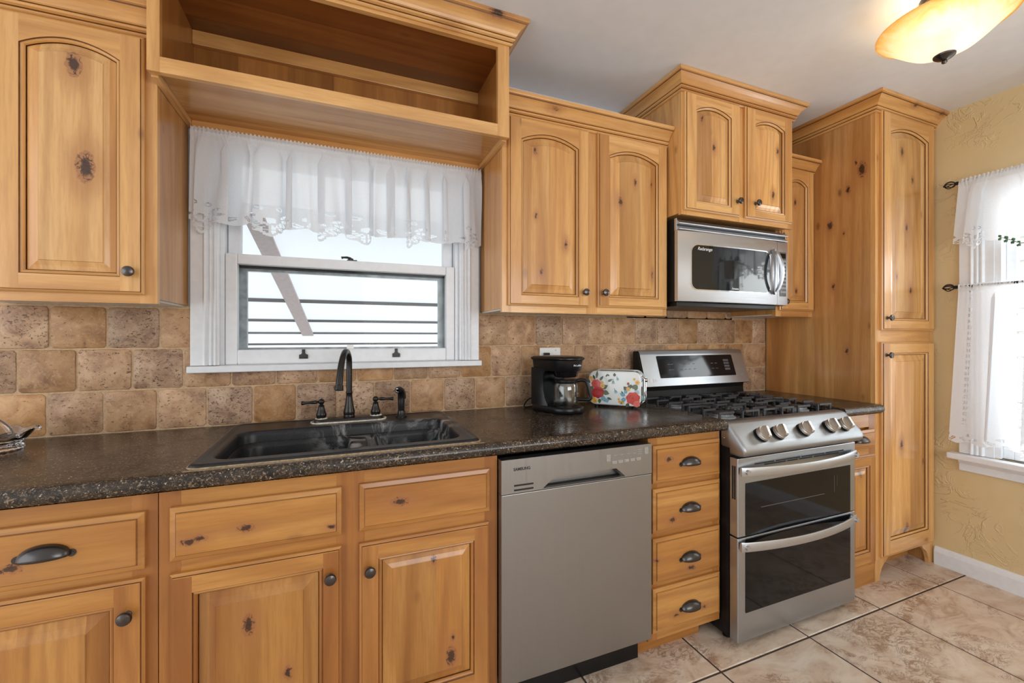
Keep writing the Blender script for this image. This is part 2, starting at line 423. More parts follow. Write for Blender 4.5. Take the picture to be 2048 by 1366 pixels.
def pane(name, tint=(1, 1, 1), gl=0.0):
    m, nt, b, out = newmat(name); g = G(nt); nt.nodes.remove(b)
    tr = g.n('ShaderNodeBsdfTransparent'); tr.inputs[0].default_value = (*tint, 1)
    gs = g.n('ShaderNodeBsdfGlossy'); gs.inputs['Roughness'].default_value = 0.02
    lw = g.n('ShaderNodeLayerWeight'); lw.inputs[0].default_value = 0.25
    mx = g.n('ShaderNodeMixShader'); g.l(g.math('ADD', g.math('MULTIPLY', lw.outputs['Fresnel'], 0.3), gl*0.5, clamp=True), mx.inputs[0])
    g.l(tr.outputs[0], mx.inputs[1]); g.l(gs.outputs[0], mx.inputs[2]); g.l(mx.outputs[0], out.inputs[0])
    return m
MPANE = pane('window_glass', (0.97, 0.985, 0.985))
MCARAFE = pane('carafe_glass', (0.80, 0.82, 0.82), 0.2)
def crystal():
    m, nt, b, out = newmat('pressed_crystal')
    b.inputs['Base Color'].default_value = (0.92, 0.92, 0.93, 1); b.inputs['Roughness'].default_value = 0.03
    b.inputs['Transmission Weight'].default_value = 1.0; b.inputs['IOR'].default_value = 1.5
    return m
MCRYSTAL = crystal()
def alabaster():
    m, nt, b, out = newmat('amber_alabaster_glass'); g = G(nt); nt.nodes.remove(b)
    tc = g.n('ShaderNodeTexCoord').outputs['Object']
    sp = g.n('ShaderNodeSeparateXYZ'); g.l(tc, sp.inputs[0])
    rr = g.math('SQRT', g.math('ADD', g.math('POWER', sp.outputs[0], 2.0), g.math('POWER', sp.outputs[1], 2.0)))
    nz = g.noise(tc, 14, 4, 0.6, 1.5)
    f = g.math('ADD', g.math('DIVIDE', rr, 0.19), g.math('MULTIPLY', g.math('SUBTRACT', nz, 0.5), 0.5))
    col = g.ramp(f, [(0.35, (0.97, 0.93, 0.87)), (0.75, (0.95, 0.85, 0.68)), (1.0, (0.90, 0.64, 0.26))])
    d = g.n('ShaderNodeBsdfDiffuse'); t = g.n('ShaderNodeBsdfTranslucent'); gl = g.n('ShaderNodeBsdfGlossy'); gl.inputs['Roughness'].default_value = 0.15
    g.l(col, d.inputs[0]); g.l(col, t.inputs[0])
    m1 = g.n('ShaderNodeMixShader'); m1.inputs[0].default_value = 0.62; g.l(d.outputs[0], m1.inputs[1]); g.l(t.outputs[0], m1.inputs[2])
    m2 = g.n('ShaderNodeMixShader'); m2.inputs[0].default_value = 0.05; g.l(m1.outputs[0], m2.inputs[1]); g.l(gl.outputs[0], m2.inputs[2])
    em = g.n('ShaderNodeEmission'); g.l(col, em.inputs[0]); em.inputs[1].default_value = 0.12
    ad = g.n('ShaderNodeAddShader'); g.l(m2.outputs[0], ad.inputs[0]); g.l(em.outputs[0], ad.inputs[1])
    g.l(ad.outputs[0], out.inputs[0]); return m
MBOWL = alabaster()
def sinkmat():
    m, nt, b, out = newmat('black_composite_with_limescale'); g = G(nt); P = g.pos()
    sp = g.noise(P, 420, 2)
    c = g.mix(g.maprange(sp, 0.62, 0.7), (0.009, 0.009, 0.010), (0.06, 0.06, 0.064))
    lime = g.noise(g.vmath('MULTIPLY', P, (1, 1, 0.6)), 9, 6, 0.7, 1.5)
    near = None
    for q in ((-0.42, -0.36, 0.88), (-0.42, -0.20, 0.90), (-0.12, -0.25, 0.88)):
        dd = g.vmath('DISTANCE', P, q); near = dd if near is None else g.math('MINIMUM', near, dd)
    k = g.math('MULTIPLY', g.maprange(near, 0.03, 0.20, 1.0, 0.03, True), g.maprange(lime, 0.45, 0.62))
    c = g.mix(g.math('MULTIPLY', k, 0.85), c, (0.42, 0.42, 0.41))
    g.l(c, b.inputs['Base Color']); b.inputs['Roughness'].default_value = 0.34; b.inputs['Specular IOR Level'].default_value = 0.35
    g.l(g.bump(sp, 0.08, 0.0006), b.inputs['Normal']); return m
MSINK = sinkmat()
MLIME = plain('limescale_crust', (0.62, 0.56, 0.46), 0.8, var=0.3, bumpy=0.6, scale=250)
MCAULK = plain('stained_caulk', (0.34, 0.25, 0.15), 0.7, var=0.35, bumpy=0.3, scale=120)
# ------------------------------------------------------------------ the room shell
CEIL = 2.479; XR = 2.585; XL = -3.2; YB = 0.012; YR = -4.0
m = MB()
# floor: grout bed plus real tiles
m.box(XL, XR, YR, 0.16, -0.06, -0.003, 1)
gx, gy, ts = 0.843, -0.738, 0.496
for i in range(-9, 5):
    for j in range(-7, 3):
        x0 = max(gx+i*ts+0.004, XL); x1 = min(gx+(i+1)*ts-0.004, XR); y0 = max(gy+j*ts+0.004, YR); y1 = min(gy+(j+1)*ts-0.004, YB)
        if x1-x0 < 0.02 or y1-y0 < 0.02: continue
        b = 0.003; loops = []
        for z, q in ((-0.006, 0), (-0.0025, 0), (0.0, b)):
            loops.append([(x0+q, y0+q, z), (x1-q, y0+q, z), (x1-q, y1-q, z), (x0+q, y1-q, z)])
        m.loft(loops, 0, True, False, True, False)
struct('floor', m, [MFLOOR, MFGROUT])
m = MB().box(XL, XR+0.1, YR, 0.16, CEIL, CEIL+0.08)
struct('ceiling', m, MCEIL)
# sink wall with its window opening
WX0, WX1, WZ0, WZ1 = -0.912, 0.030, 1.125, 2.02
m = MB().box(XL, WX0, YB, 0.16, -0.06, CEIL).box(WX1, XR, YB, 0.16, -0.06, CEIL).box(WX0, WX1, YB, 0.16, -0.06, WZ0).box(WX0, WX1, YB, 0.16, WZ1, CEIL)
struct('wall_back', m, MWHITE)
# right wall with its window opening
RY0, RY1, RZ0, RZ1 = -1.60, -0.86, 0.645, 2.0
m = MB().box(XR, XR+0.1, RY1, 0.16, -0.06, CEIL).box(XR, XR+0.1, YR, RY0, -0.06, CEIL).box(XR, XR+0.1, RY0, RY1, -0.06, RZ0).box(XR, XR+0.1, RY0, RY1, RZ1, CEIL)
struct('wall_right', m, MSTUCCO)
# rear wall with a large window
m = MB().box(XL, -0.3, YR-0.1, YR, -0.06, CEIL).box(2.1, XR, YR-0.1, YR, -0.06, CEIL).box(-0.3, 2.1, YR-0.1, YR, -0.06, 0.85).box(-0.3, 2.1, YR-0.1, YR, 2.15, CEIL)
struct('wall_rear', m, plain('pale_wall_paint', (0.80, 0.79, 0.76), 0.6, var=0.03))
m = MB().box(-0.4, -0.3, YR, YR+0.03, 0.75, 2.25).box(2.1, 2.2, YR, YR+0.03, 0.75, 2.25).box(-0.3, 2.1, YR, YR+0.03, 2.15, 2.25).box(-0.3, 2.1, YR, YR+0.03, 0.75, 0.85).box(0.87, 0.93, YR-0.05, YR+0.01, 0.85, 2.15).box(-0.3, 2.1, YR-0.05, YR+0.01, 1.47, 1.53)
struct('window_3', m, MWHITE)
# baseboard of the right wall
m = MB().prism([(XR, 0.0), (XR-0.016, 0.0), (XR-0.016, 0.07), (XR-0.011, 0.085), (XR-0.006, 0.095), (XR, 0.097)], 'y', YR, -0.612)
struct('baseboard_right', m, MWHITE)

# tumbled travertine splashback (one tiled surface)
m = MB()
TX0, TX1 = -1.9, 2.052
m.box(TX0, WX0-0.03, 0.004, 0.0118, 0.905, 1.372, 1).box(WX1+0.03, TX1, 0.004, 0.0118, 0.905, 1.372, 1).box(WX0-0.03, WX1+0.03, 0.004, 0.0118, 0.905, 1.13, 1)
rng = random.Random(3)
def tile(x0, x1, z0, z1, notch=None):
    g = 0.0028; x0 += g; x1 -= g; z0 += g; z1 -= g
    w = min(x1-x0, z1-z0)
    if w < 0.012: return
    base = rrect(x0, x1, z0, z1, min(0.011, w*0.3), 3)
    if notch: base = [(x0+.008, z0), (x1-.008, z0), (x1, z0+.008), (x1, notch[1]), (notch[0], notch[1]), (notch[0], z1-.006), (notch[0]-.008, z1), (x0+.008, z1), (x0, z1-.008), (x0, z0+.008)]
    # straight sides get extra points so that tumbled edges wander
    pts = []
    n = len(base)
    for i in range(n):
        a = base[i]; b = base[(i+1) % n]; pts.append(a)
        d = math.hypot(b[0]-a[0], b[1]-a[1])
        for k in range(1, int(d/0.022)): t = k/int(d/0.022); pts.append((a[0]+(b[0]-a[0])*t, a[1]+(b[1]-a[1])*t))
    cx, cz = (x0+x1)/2, (z0+z1)/2; ph = rng.random()*9
    j = [(rng.random()-0.5)*0.0022 for _ in pts]
    dy = rng.uniform(-0.0012, 0.0012); loops = []
    for y, q in ((0.008, 0), (0.004, 0), (0.0015, 0.0012), (0.0, 0.0040)):
        L = []
        for (x, z), e in zip(pts, j):
            dx, dz = cx-x, cz-z; l = math.hypot(dx, dz); k = (q+e)/l
            L.append((x+dx*k, y+dy*(y < 0.007), z+dz*k))
        loops.append(L)
    m.loft(loops, 0, True, False, True, True)
for row, (z0, z1, ph) in enumerate(((1.2125, 1.3615, 0.4214), (1.064, 1.2125, 0.1892), (0.9155, 1.064, -0.041))):
    k = math.floor((TX0-ph)/0.1515)
    while ph+k*0.1515 < TX1:
        x0 = max(ph+k*0.1515, TX0); x1 = min(ph+(k+1)*0.1515, TX1); k += 1
        if row == 0 and x0 > -1.0 and x1 < 0.12: continue
        if row == 0 and x0 < -1.0 < x1 and x1 > -0.93: x1 = -0.93
        if row == 0 and x0 < 0.12 < x1: x0 = max(x0, 0.05)
        zz = z1
        if row == 1 and x0 < -1.0 < x1: tile(x0, x1, z0, z1, (-0.94, 1.128)); continue
        if row == 1 and x1 > WX0+0.01 and x0 < WX1-0.01: zz = 1.128
        tile(x0, x1, z0, zz)
m.box(0.975, 1.76, 0.004, 0.0118, 1.36, 1.43, 1)
for k in range(6):
    tile(max(0.978, 0.9467+k*0.1515), min(1.757, 0.9467+(k+1)*0.1515), 1.3615, 1.428)
o = obj('tile_splashback', m, [MTRAV, MGROUT], base=(0, 0.01, 0.914)); o['kind'] = 'structure'

# ------------------------------------------------------------------ window over the sink
m = MB()
def casing(mm, x0, x1, flip):
    # flat outer band then three reeds, profile in plan (x,y) extruded upward
    w = x1-x0
    P = [(0, 0.012), (0, -0.020), (0.040, -0.020), (0.042, -0.026), (0.046, -0.028), (0.050, -0.024), (0.056, -0.016), (0.060, -0.022), (0.066, -0.022), (0.069, -0.014), (0.074, -0.020), (0.079, -0.020), (0.083, -0.010), (w, -0.010), (w, 0.012)]
    poly = [((x0+a) if not flip else (x1-a), b) for a, b in P]
    mm.prism(poly, 'z', 1.147, 1.995, 0)
casing(m, -0.997, -0.908, False); casing(m, 0.030, 0.120, True)
m.box(-0.997, 0.12, -0.02, 0.012, 1.995, 2.035)
# jamb lining
m.box(-0.912, -0.895, 0.012, 0.15, 1.147, 2.0).box(0.013, 0.030, 0.012, 0.15, 1.147, 2.0).box(-0.912, 0.03, 0.012, 0.15, 1.985, 2.0).box(-0.912, 0.03, 0.012, 0.15, 1.125, 1.147)
win1 = struct('window_1', m, MWHITE, base=(-0.44, 0, 1.147), bevel=0.0015)
m = MB().box(-1.0036, 0.1286, -0.040, 0.012, 1.121, 1.1455)
struct('sill', m, MWHITE, win1, bevel=0.003)
def sash(x0, x1, z0, z1, y0, y1, st, bt, tp):
    a = MB()
    a.box(x0, x0+st, y0, y1, z0, z1).box(x1-st, x1, y0, y1, z0, z1).box(x0+st, x1-st, y0, y1, z0, z0+bt).box(x0+st, x1-st, y0, y1, z1-tp, z1)
    return a
m = sash(-0.893, 0.011, 1.147, 1.579, 0.008, 0.045, 0.040, 0.057, 0.040)
lower = struct('sash', m, MWHITE, win1, bevel=0.004)
m = sash(-0.893, 0.011, 1.545, 1.985, 0.052, 0.085, 0.045, 0.035, 0.04)
upper = struct('sash', m, MWHITE, win1, bevel=0.004)
struct('glass', MB().box(-0.855, -0.027, 0.024, 0.028, 1.20, 1.54), MPANE, lower)
struct('glass', MB().box(-0.85, -0.032, 0.066, 0.070, 1.578, 1.947), MPANE, upper)
m = sash(-0.868, -0.014, 1.195, 1.548, 0.075, 0.100, 0.036, 0.016, 0.026)
struct('storm_frame', m, MALU, win1)
m = MB().box(-0.868, -0.014, 0.045, 0.075, 1.5325, 1.542)
struct('storm_rail', m, MDARK, win1)
MDARKMETAL = plain("painted_dark_metal", (0.035, 0.032, 0.03), 0.4, metal=0.4, var=0.4)
struct('sticker', MB().box(-0.456, -0.428, 0.0225, 0.0238, 1.2035, 1.222), MPLATE, lower)
def clip(x):
    a = MB().prism([(x-0.016, 1.166), (x+0.016, 1.166), (x+0.0165, 1.182), (x+0.010, 1.184), (x+0.006, 1.188), (x+0.006, 1.204), (x-0.006, 1.204), (x-0.006, 1.188), (x-0.010, 1.184), (x-0.0165, 1.182)], 'y', 0.002, 0.0085)
    a.lathe([(0.003, 0), (0.003, 0.002)], (x+0.004, 0.002, 1.176), (0, -1, 0), 8)
    return struct('clip', a, MDARKMETAL, win1)
clip(-0.6205); clip(-0.253)
m = MB().box(-0.455, -0.415, 0.012, 0.04, 1.579, 1.583).lathe([(0.011, 0), (0.011, 0.006), (0.006, 0.009)], (-0.44, 0.026, 1.583), (0, 0, 1), 14)
m.tube([(-0.44, 0.022, 1.590), (-0.455, 0.014, 1.592), (-0.470, 0.008, 1.590), (-0.476, 0.006, 1.588)], [0.005, 0.005, 0.004, 0.006], 8)
struct('latch', m, MDARKMETAL, win1)
# what the window looks out on: a translucent awning in steps, its brown arm
def awz(y): return 1.304+0.296*(1.9-y)
LY_ = [0.18, 1.22, 1.62, 1.93, 2.24]
m = MB()
for k in range(4):
    y0, y1 = LY_[k], LY_[k+1]; z0, z1 = awz(y0)-(0.012 if k else 0), awz(y1)
    m.add([(-3.0, y0, z0), (2.2, y0, z0), (2.2, y1+0.01, z1), (-3.0, y1+0.01, z1), (-3.0, y0, z0+0.012), (2.2, y0, z0+0.012), (2.2, y1+0.01, z1+0.012), (-3.0, y1+0.01, z1+0.012)], [(0,1,2,3),(4,7,6,5),(0,4,5,1),(2,6,7,3),(1,5,6,2),(0,3,7,4)])
aw = thing('window_awning', 'stepped white awning seen through the window over the sink', 'awning', (-0.4, 0.18, 1.81))
obj('awning_pan', m, MAWN, aw)
MSTEPSHADE = plain('awning_step_shadow', (0.16, 0.14, 0.135), 0.7)  # dark strips added in place of the shadows under each awning step
for y, h in zip(LY_[1:], (0.024, 0.020, 0.016, 0.02)):
    obj('step_shadow', MB().box(-3.0, 2.2, y-0.004, y+0.012, awz(y)-h, awz(y)-0.002), MSTEPSHADE, aw)
MARM = plain('mauve_brown_painted_bar', (0.56, 0.46, 0.45), 0.6, var=0.08)
m = MB()
loops = []
for (y, z, x) in ((0.20, awz(0.20)-0.032, -0.832), (1.93, awz(1.93)-0.032, -0.727)):
    loops.append([(x-0.041, y, z), (x+0.041, y, z), (x+0.041, y+0.004, z+0.014), (x-0.041, y+0.004, z+0.014)])
m.loft(loops, 0, True, True, True, False)
obj('support_arm', m, MARM, aw)

# ------------------------------------------------------------------ window of the right wall
m = MB()
def casing_y(mm, ya, z0, z1):
    P = [(0, 0.0), (0, 0.020), (0.042, 0.020), (0.044, 0.026), (0.050, 0.026), (0.058, 0.016), (0.063, 0.022), (0.070, 0.022), (0.075, 0.014), (0.081, 0.020), (0.088, 0.020), (0.093, 0.010), (0.128, 0.010), (0.128, -0.03), (0, -0.0)]
    return [(XR-b, ya-a) for a, b in P]
m.prism(casing_y(m, -0.717, 0, 0), 'z', 0.642, 2.0)
m.prism([(XR, -1.74), (XR-0.02, -1.74), (XR-0.02, -1.62), (XR+0.03, -1.62)], 'z', 0.642, 2.0)
m.box(XR-0.02, XR, -1.74, -0.717, 2.0, 2.052)
m.box(XR-0.005, XR+0.09, -0.868, -0.845, 0.645, 2.0).box(XR-0.005, XR+0.09, -1.62, -1.60, 0.645, 2.0).box(XR, XR+0.09, -1.6, -0.86, 0.63, 0.645).box(XR, XR+0.09, -1.6, -0.86, 1.985, 2.0)
win2 = struct('window_2', m, MWHITE, base=(XR, -1.23, 0.642), bevel=0.0015)
m = MB().box(XR-0.060, XR+0.02, -1.80, -0.680, 0.608, 0.640)
struct('sill', m, MWHITE, win2, bevel=0.006)
m = MB().prism([(XR, 0.545), (XR-0.016, 0.550), (XR-0.016, 0.585), (XR-0.026, 0.597), (XR-0.026, 0.608), (XR, 0.608)], 'y', -1.77, -0.716)
struct('apron', m, MWHITE, win2)
m = MB()
for z0, z1, dx in ((0.645, 1.36, 0.03), (1.33, 1.985, 0.06)):
    m.box(XR+dx-0.015, XR+dx+0.015, -0.905, -0.868, z0, z1).box(XR+dx-0.015, XR+dx+0.015, -1.60, -1.562, z0, z1).box(XR+dx-0.015, XR+dx+0.015, -1.562, -0.905, z0, z0+0.045).box(XR+dx-0.015, XR+dx+0.015, -1.562, -0.905, z1-0.04, z1)
sh2 = struct('sash', m, MWHITE, win2, bevel=0.003)
struct('glass', MB().box(XR+0.028, XR+0.032, -1.562, -0.905, 0.69, 1.32).box(XR+0.058, XR+0.062, -1.562, -0.905, 1.375, 1.945), MPANE, sh2)
# pale neighbouring house wall beyond the right window
MSIDING = plain('pale_lap_siding', (0.86, 0.87, 0.88), 0.7)
m = MB()
for k in range(22):
    z = -0.6+k*0.19
    m.prism([(4.6, z), (4.575, z), (4.595, z+0.19), (4.62, z+0.19)], 'y', -6.0, 3.0)
struct('wall_neighbour', m, MSIDING)
m = MB().box(-8, 9, -9, 9, -0.95, -0.9)
struct('ground_outside', m, plain('pale_concrete', (0.62, 0.61, 0.59), 0.9, var=0.1))

# ------------------------------------------------------------------ cabinet joinery helpers
def knob(parent, x, y, z, r=0.0155):
    p = [(0.0085, 0), (0.0085, 0.002), (0.0055, 0.005), (0.005, 0.013), (0.009, 0.016), (r, 0.0185), (r*1.02, 0.0215), (r*0.9, 0.0255), (r*0.5, 0.028), (0.0001, 0.029)]
    return obj('knob', MB().lathe(p, (x, y, z), (0, -1, 0), 20), MPEWTER, parent)
def cup_pull(parent, x, y, z, a=0.046, h=0.030, d=0.026):
    loops = []; nu = 20
    for k in range(8):
        v = PI/2*k/7
        loops.append([(x-a*math.cos(PI*i/nu), y-0.001-d*math.sin(PI*i/nu)**0.8*math.sin(v), z-0.012+h*math.sin(PI*i/nu)**0.8*math.cos(v)) for i in range(nu+1)])
    mm = MB().loft(loops, 0, False, sm=True)
    for s in (-1, 1):
        mm.lathe([(0.008, 0), (0.008, 0.0015)], (x+s*(a+0.001), y, z-0.009), (0, -1, 0), 14)
        mm.lathe([(0.003, 0), (0.003, 0.001)], (x+s*(a+0.003), y-0.0015, z-0.009), (0, -1, 0), 8)
    return obj('cup_pull', mm, MPULL, parent, solid=0.0018)

def door(parent, x0, x1, z0, z1, yf, stile, bot, top, rise, kn, mats, name='door', bw=0.036):
    """raised-panel door facing -y. mats = (upright, level, panel)"""
    xi0, xi1, zi0, zi1 = x0+stile, x1-stile, z0+bot, z1-top
    hw = (xi1-xi0)/2; xc = (xi0+xi1)/2; N = 18 if rise else 1
    def az(x): return zi1+rise*(1-((x-xc)/hw)**2)
    def loop(t, y):
        a, b = xi0+t, xi1-t; L = [(a, y, zi0+t), (b, y, zi0+t)]
        for i in range(N+1):
            x = b+(a-b)*i/N; L.append((x, y, az(x)-t))
        return L
    c = 0.009; mm = MB()
    def ring(q, y): return [(x0+q, y, z0+q), (x1-q, y, z0+q), (x1-q, y, z1-q), (x0+q, y, z1-q)]
    R_ = [ring(0, yf+0.020), ring(0, yf+0.008), ring(0.004, yf+0.005), ring(0.0065, yf+0.0045), ring(0.0075, yf+0.001), ring(c, yf)]
    for k in range(5):
        for i in range(4):
            j = (i+1) % 4
            mm.quad(R_[k][i], R_[k][j], R_[k+1][j], R_[k+1][i], 2 if k == 3 else (1 if i in (0, 2) else 0))
    mm.quad(*ring(0.004, yf+0.020), 0)
    f = yf
    mm.quad((x0+c, f, z0+c), (xi0, f, z0+c), (xi0, f, z1-c), (x0+c, f, z1-c), 0)
    mm.quad((xi1, f, z0+c), (x1-c, f, z0+c), (x1-c, f, z1-c), (xi1, f, z1-c), 0)
    mm.quad((xi0, f, z0+c), (xi1, f, z0+c), (xi1, f, zi0), (xi0, f, zi0), 1)
    for i in range(N):
        xa = xi0+(xi1-xi0)*i/N; xb = xi0+(xi1-xi0)*(i+1)/N
        mm.quad((xa, f, az(xa)), (xb, f, az(xb)), (xb, f, z1-c), (xa, f, z1-c), 1)
    # sticking bead; glaze sits in its quirks
    L = [loop(0, f), loop(0.0022, f+0.0030), loop(0.0048, f+0.0018), loop(0.0085, f+0.0045), loop(0.0108, f+0.0085), loop(0.0108, f+0.014)]
    n = len(L[0])
    for k in range(5):
        for i in range(n):
            j = (i+1) % n
            mm.quad(L[k][i], L[k][j], L[k+1][j], L[k+1][i], 2 if k in (0, 4) else (1 if (i == 0 or i in range(2, n-1)) else 0))
    d = obj(name, mm, [mats[0], mats[1], MGLAZE], parent)
    pm = MB(); q = 0.0108
    K = [loop(q, f+0.0135), loop(q+0.002, f+0.0115), loop(q+bw*0.5, f+0.0085), loop(q+bw-0.004, f+0.0042), loop(q+bw-0.002, f+0.0036), loop(q+bw, f+0.0014)]
    pm.loft(K, 0, True, False, False, False, ms=[1, 0, 0, 0, 0]); pm.add(K[-1], [list(range(n))], 0)
    obj('panel', pm, [mats[2], MGLAZE], d)
    if kn: knob(d, kn[0], f, kn[1])
    return d

def drawer(parent, x0, x1, z0, z1, yf, mat, pull=None, name='drawer', rail=None):
    def ring(q, y): return [(x0+q, y, z0+q), (x1-q, y, z0+q), (x1-q, y, z1-q), (x0+q, y, z1-q)]
    mm = MB()
    L = [ring(0, yf+0.02), ring(0, yf+0.009), ring(0.0015, yf+0.0075), ring(0.013, yf+0.0042), ring(0.0142, yf+0.0035), ring(0.0155, yf)]
    mm.loft(L, 0, True, False, False, False, ms=[0, 0, 0, 1, 0]); mm.add(L[-1], [(0,1,2,3)], 0); mm.add(L[0], [(0,1,2,3)], 0)
    d = obj(name, mm, [mat, MGLAZE], parent)
    if pull: cup_pull(d, pull[0], yf, pull[1])
    return d

def frame(parent, x0, x1, z0, z1, y0, y1, stiles, rails, mats, name='face_frame'):
    """face frame: stiles = [(xa,xb)], rails = [(za,zb)]"""
    mm = MB()
    for a, b in stiles: mm.box(a, b, y0, y1, z0, z1, 0)
    st = sorted(stiles)
    for (p, q), (r, s) in zip(st[:-1], st[1:]):
        for a, b in rails: mm.box(q, r, y0+0.0004, y1, a, b, 1)
    return obj(name, mm, list(mats)+[MGLAZE], parent)

CROWN = [(0.0, 0.0), (0.006, 0.0), (0.010, 0.05), (0.010, 0.10), (0.006, 0.14), (0.009, 0.16), (0.016, 0.20), (0.017, 0.27), (0.013, 0.32), (0.016, 0.33), (0.020, 0.36), (0.024, 0.45), (0.031, 0.58), (0.041, 0.70), (0.047, 0.76), (0.049, 0.80), (0.055, 0.82), (0.056, 0.86), (0.056, 1.0), (0.0, 1.0)]
def crown(parent, path, z0, h, mats, scale=1.0, name='crown_moulding', gl=(4, 8, 14)):
    """path in plan, outward side to the right of travel; mitred corners"""
    n = len(path); P = [Vector((*p, 0)) for p in path]; nor = []
    for i in range(n-1):
        d = (P[i+1]-P[i]).normalized(); nor.append(Vector((d.y, -d.x, 0)))
    def off(i, o):
        if i == 0: return P[0]+nor[0]*o
        if i == n-1: return P[-1]+nor[-1]*o
        a, b = nor[i-1], nor[i]; return P[i]+(a+b)*(o/(1+a.dot(b)))
    mm = MB(); loops = []
    for o, t in CROWN:
        loops.append([(*(off(i, o*scale)[:2]), z0+t*h) for i in range(n)])
    for k in range(len(loops)-1):
        for i in range(n-1):
            mm.quad(loops[k][i], loops[k][i+1], loops[k+1][i+1], loops[k+1][i], 2 if k in gl else (0 if abs(nor[i].y) > 0.5 else 1), k > 8)
    mm.add([l[0] for l in loops], [list(range(len(loops)))], 0); mm.add([l[-1] for l in loops], [list(range(len(loops)))], 0)
    return obj(name, mm, [mats[0], mats[1], MGLAZE], parent)

U3 = (WV, WH)
# ------------------------------------------------------------------ upper cabinets
YF = -0.289; YD = -0.309; UG = 'wall cabinets with arched doors'; BG_ = 'base cabinets under the countertop'
t = thing('upper_cabinet', 'wall cabinet left of the sink window with one arched knotty door', 'cabinet', (-1.25, 0, 1.3567), 0, UG)
m = MB().box(-1.50, -1.008, YF+0.019, 0.0, 1.372, 2.20, 0)
obj('cabinet_body', m, [WSIDE], t)
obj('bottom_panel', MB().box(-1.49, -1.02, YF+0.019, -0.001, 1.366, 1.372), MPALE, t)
frame(t, -1.50, -1.008, 1.357, 2.20, YF, YF+0.019, [(-1.50, -1.40), (-1.05, -1.008)], [(1.357, 1.40), (2.14, 2.20)], U3)
door(t, -1.370, -1.036, 1.383, 2.166, YD, 0.0556, 0.051, 0.086, 0.036, (-1.066, 1.4495), (WV, WH, WPL), bw=0.030)
crown(t, [(-1.50, YF), (-1.0085, YF)], 2.170, 0.085, (WH, WY))

t = thing('open_wall_shelf', 'open display shelf box bridging over the window valance', 'shelf', (-0.437, 0, 2.04))
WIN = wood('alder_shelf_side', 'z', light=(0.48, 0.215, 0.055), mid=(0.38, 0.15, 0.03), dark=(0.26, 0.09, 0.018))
SX0, SX1, SF = -1.0075, 0.1335, -0.37
for nm, a, b in (('side_panel', SX0, SX0+0.02), ('side_panel', SX1-0.02, SX1)):
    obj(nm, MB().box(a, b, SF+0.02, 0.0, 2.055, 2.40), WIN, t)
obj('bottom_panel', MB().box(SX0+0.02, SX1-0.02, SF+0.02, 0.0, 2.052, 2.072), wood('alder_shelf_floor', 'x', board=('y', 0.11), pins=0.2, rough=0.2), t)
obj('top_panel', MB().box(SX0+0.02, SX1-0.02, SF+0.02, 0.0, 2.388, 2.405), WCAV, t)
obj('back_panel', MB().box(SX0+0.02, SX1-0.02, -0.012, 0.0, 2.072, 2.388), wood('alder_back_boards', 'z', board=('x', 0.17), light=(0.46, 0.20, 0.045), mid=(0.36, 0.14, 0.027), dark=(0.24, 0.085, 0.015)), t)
obj('hanging_cleat', MB().box(SX0+0.02, SX1-0.02, -0.032, -0.012, 2.335, 2.388), WH, t, bevel=0.002)
obj('mounting_rail', MB().box(SX0+0.02, SX1-0.02, -0.034, 0.0, 2.012, 2.052), WH, t)
for a in (SX0+0.001, SX1-0.019): obj('filler_strip', MB().box(a, a+0.018, SF+0.03, -0.001, 2.034, 2.055), WY, t)
frame(t, SX0, SX1, 2.037, 2.412, SF, SF+0.02, [(SX0, SX0+0.031), (SX1-0.047, SX1)], [(2.037, 2.083), (2.382, 2.412)], U3)
crown(t, [(SX0+0.0005, -0.001), (SX0+0.0005, SF), (SX1, SF), (SX1, -0.001)], 2.394, 0.084, (WH, WY), 1.1)

t = thing('upper_cabinet', 'double-door wall cabinet between the window and the microwave', 'cabinet', (0.562, 0, 1.3567), 0, UG)
obj('cabinet_body', MB().box(0.134, 0.986, YF+0.019, 0.0, 1.372, 2.20), WSIDE, t)
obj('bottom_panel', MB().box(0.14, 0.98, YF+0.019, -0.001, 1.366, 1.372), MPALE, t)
frame(t, 0.134, 0.986, 1.357, 2.20, YF, YF+0.019, [(0.134, 0.175), (0.535, 0.592), (0.965, 0.986)], [(1.357, 1.40), (2.14, 2.20)], U3)
door(t, 0.157, 0.541, 1.385, 2.167, YD, 0.055, 0.043, 0.092, 0.036, (0.513, 1.450), (WV, WH, WPR))
door(t, 0.587, 0.979, 1.389, 2.172, YD, 0.056, 0.044, 0.098, 0.036, (0.613, 1.452), (WV, WH, WPR))
crown(t, [(0.1345, YF), (0.9865, YF)], 2.168, 0.082, (WH, WY))

MF = -0.385
t = thing('upper_cabinet', 'tall wall cabinet directly above the microwave, two small arched doors', 'cabinet', (1.366, 0, 1.825), 0, UG)
obj('cabinet_body', MB().box(0.9885, 1.744, MF+0.019, 0.0, 1.834, 2.44), wood('alder_cabinet_side', 'z', pins=0.4), t)
frame(t, 0.9885, 1.744, 1.826, 2.44, MF, MF+0.019, [(0.9885, 1.02), (1.335, 1.392), (1.71, 1.744)], [(1.826, 1.86), (2.385, 2.44)], U3)
door(t, 0.9975, 1.346, 1.846, 2.395, MF-0.020, 0.062, 0.038, 0.078, 0.029, (1.322, 1.917), (WV, WH, WPM), bw=0.030)
door(t, 1.384, 1.724, 1.848, 2.402, MF-0.020, 0.062, 0.038, 0.082, 0.029, (1.446, 1.922), (WV, WH, WPM), bw=0.030)
crown(t, [(0.9885, -0.001), (0.9885, MF), (1.744, MF), (1.744, -0.001)], 2.396, 0.082, (WH, WY))

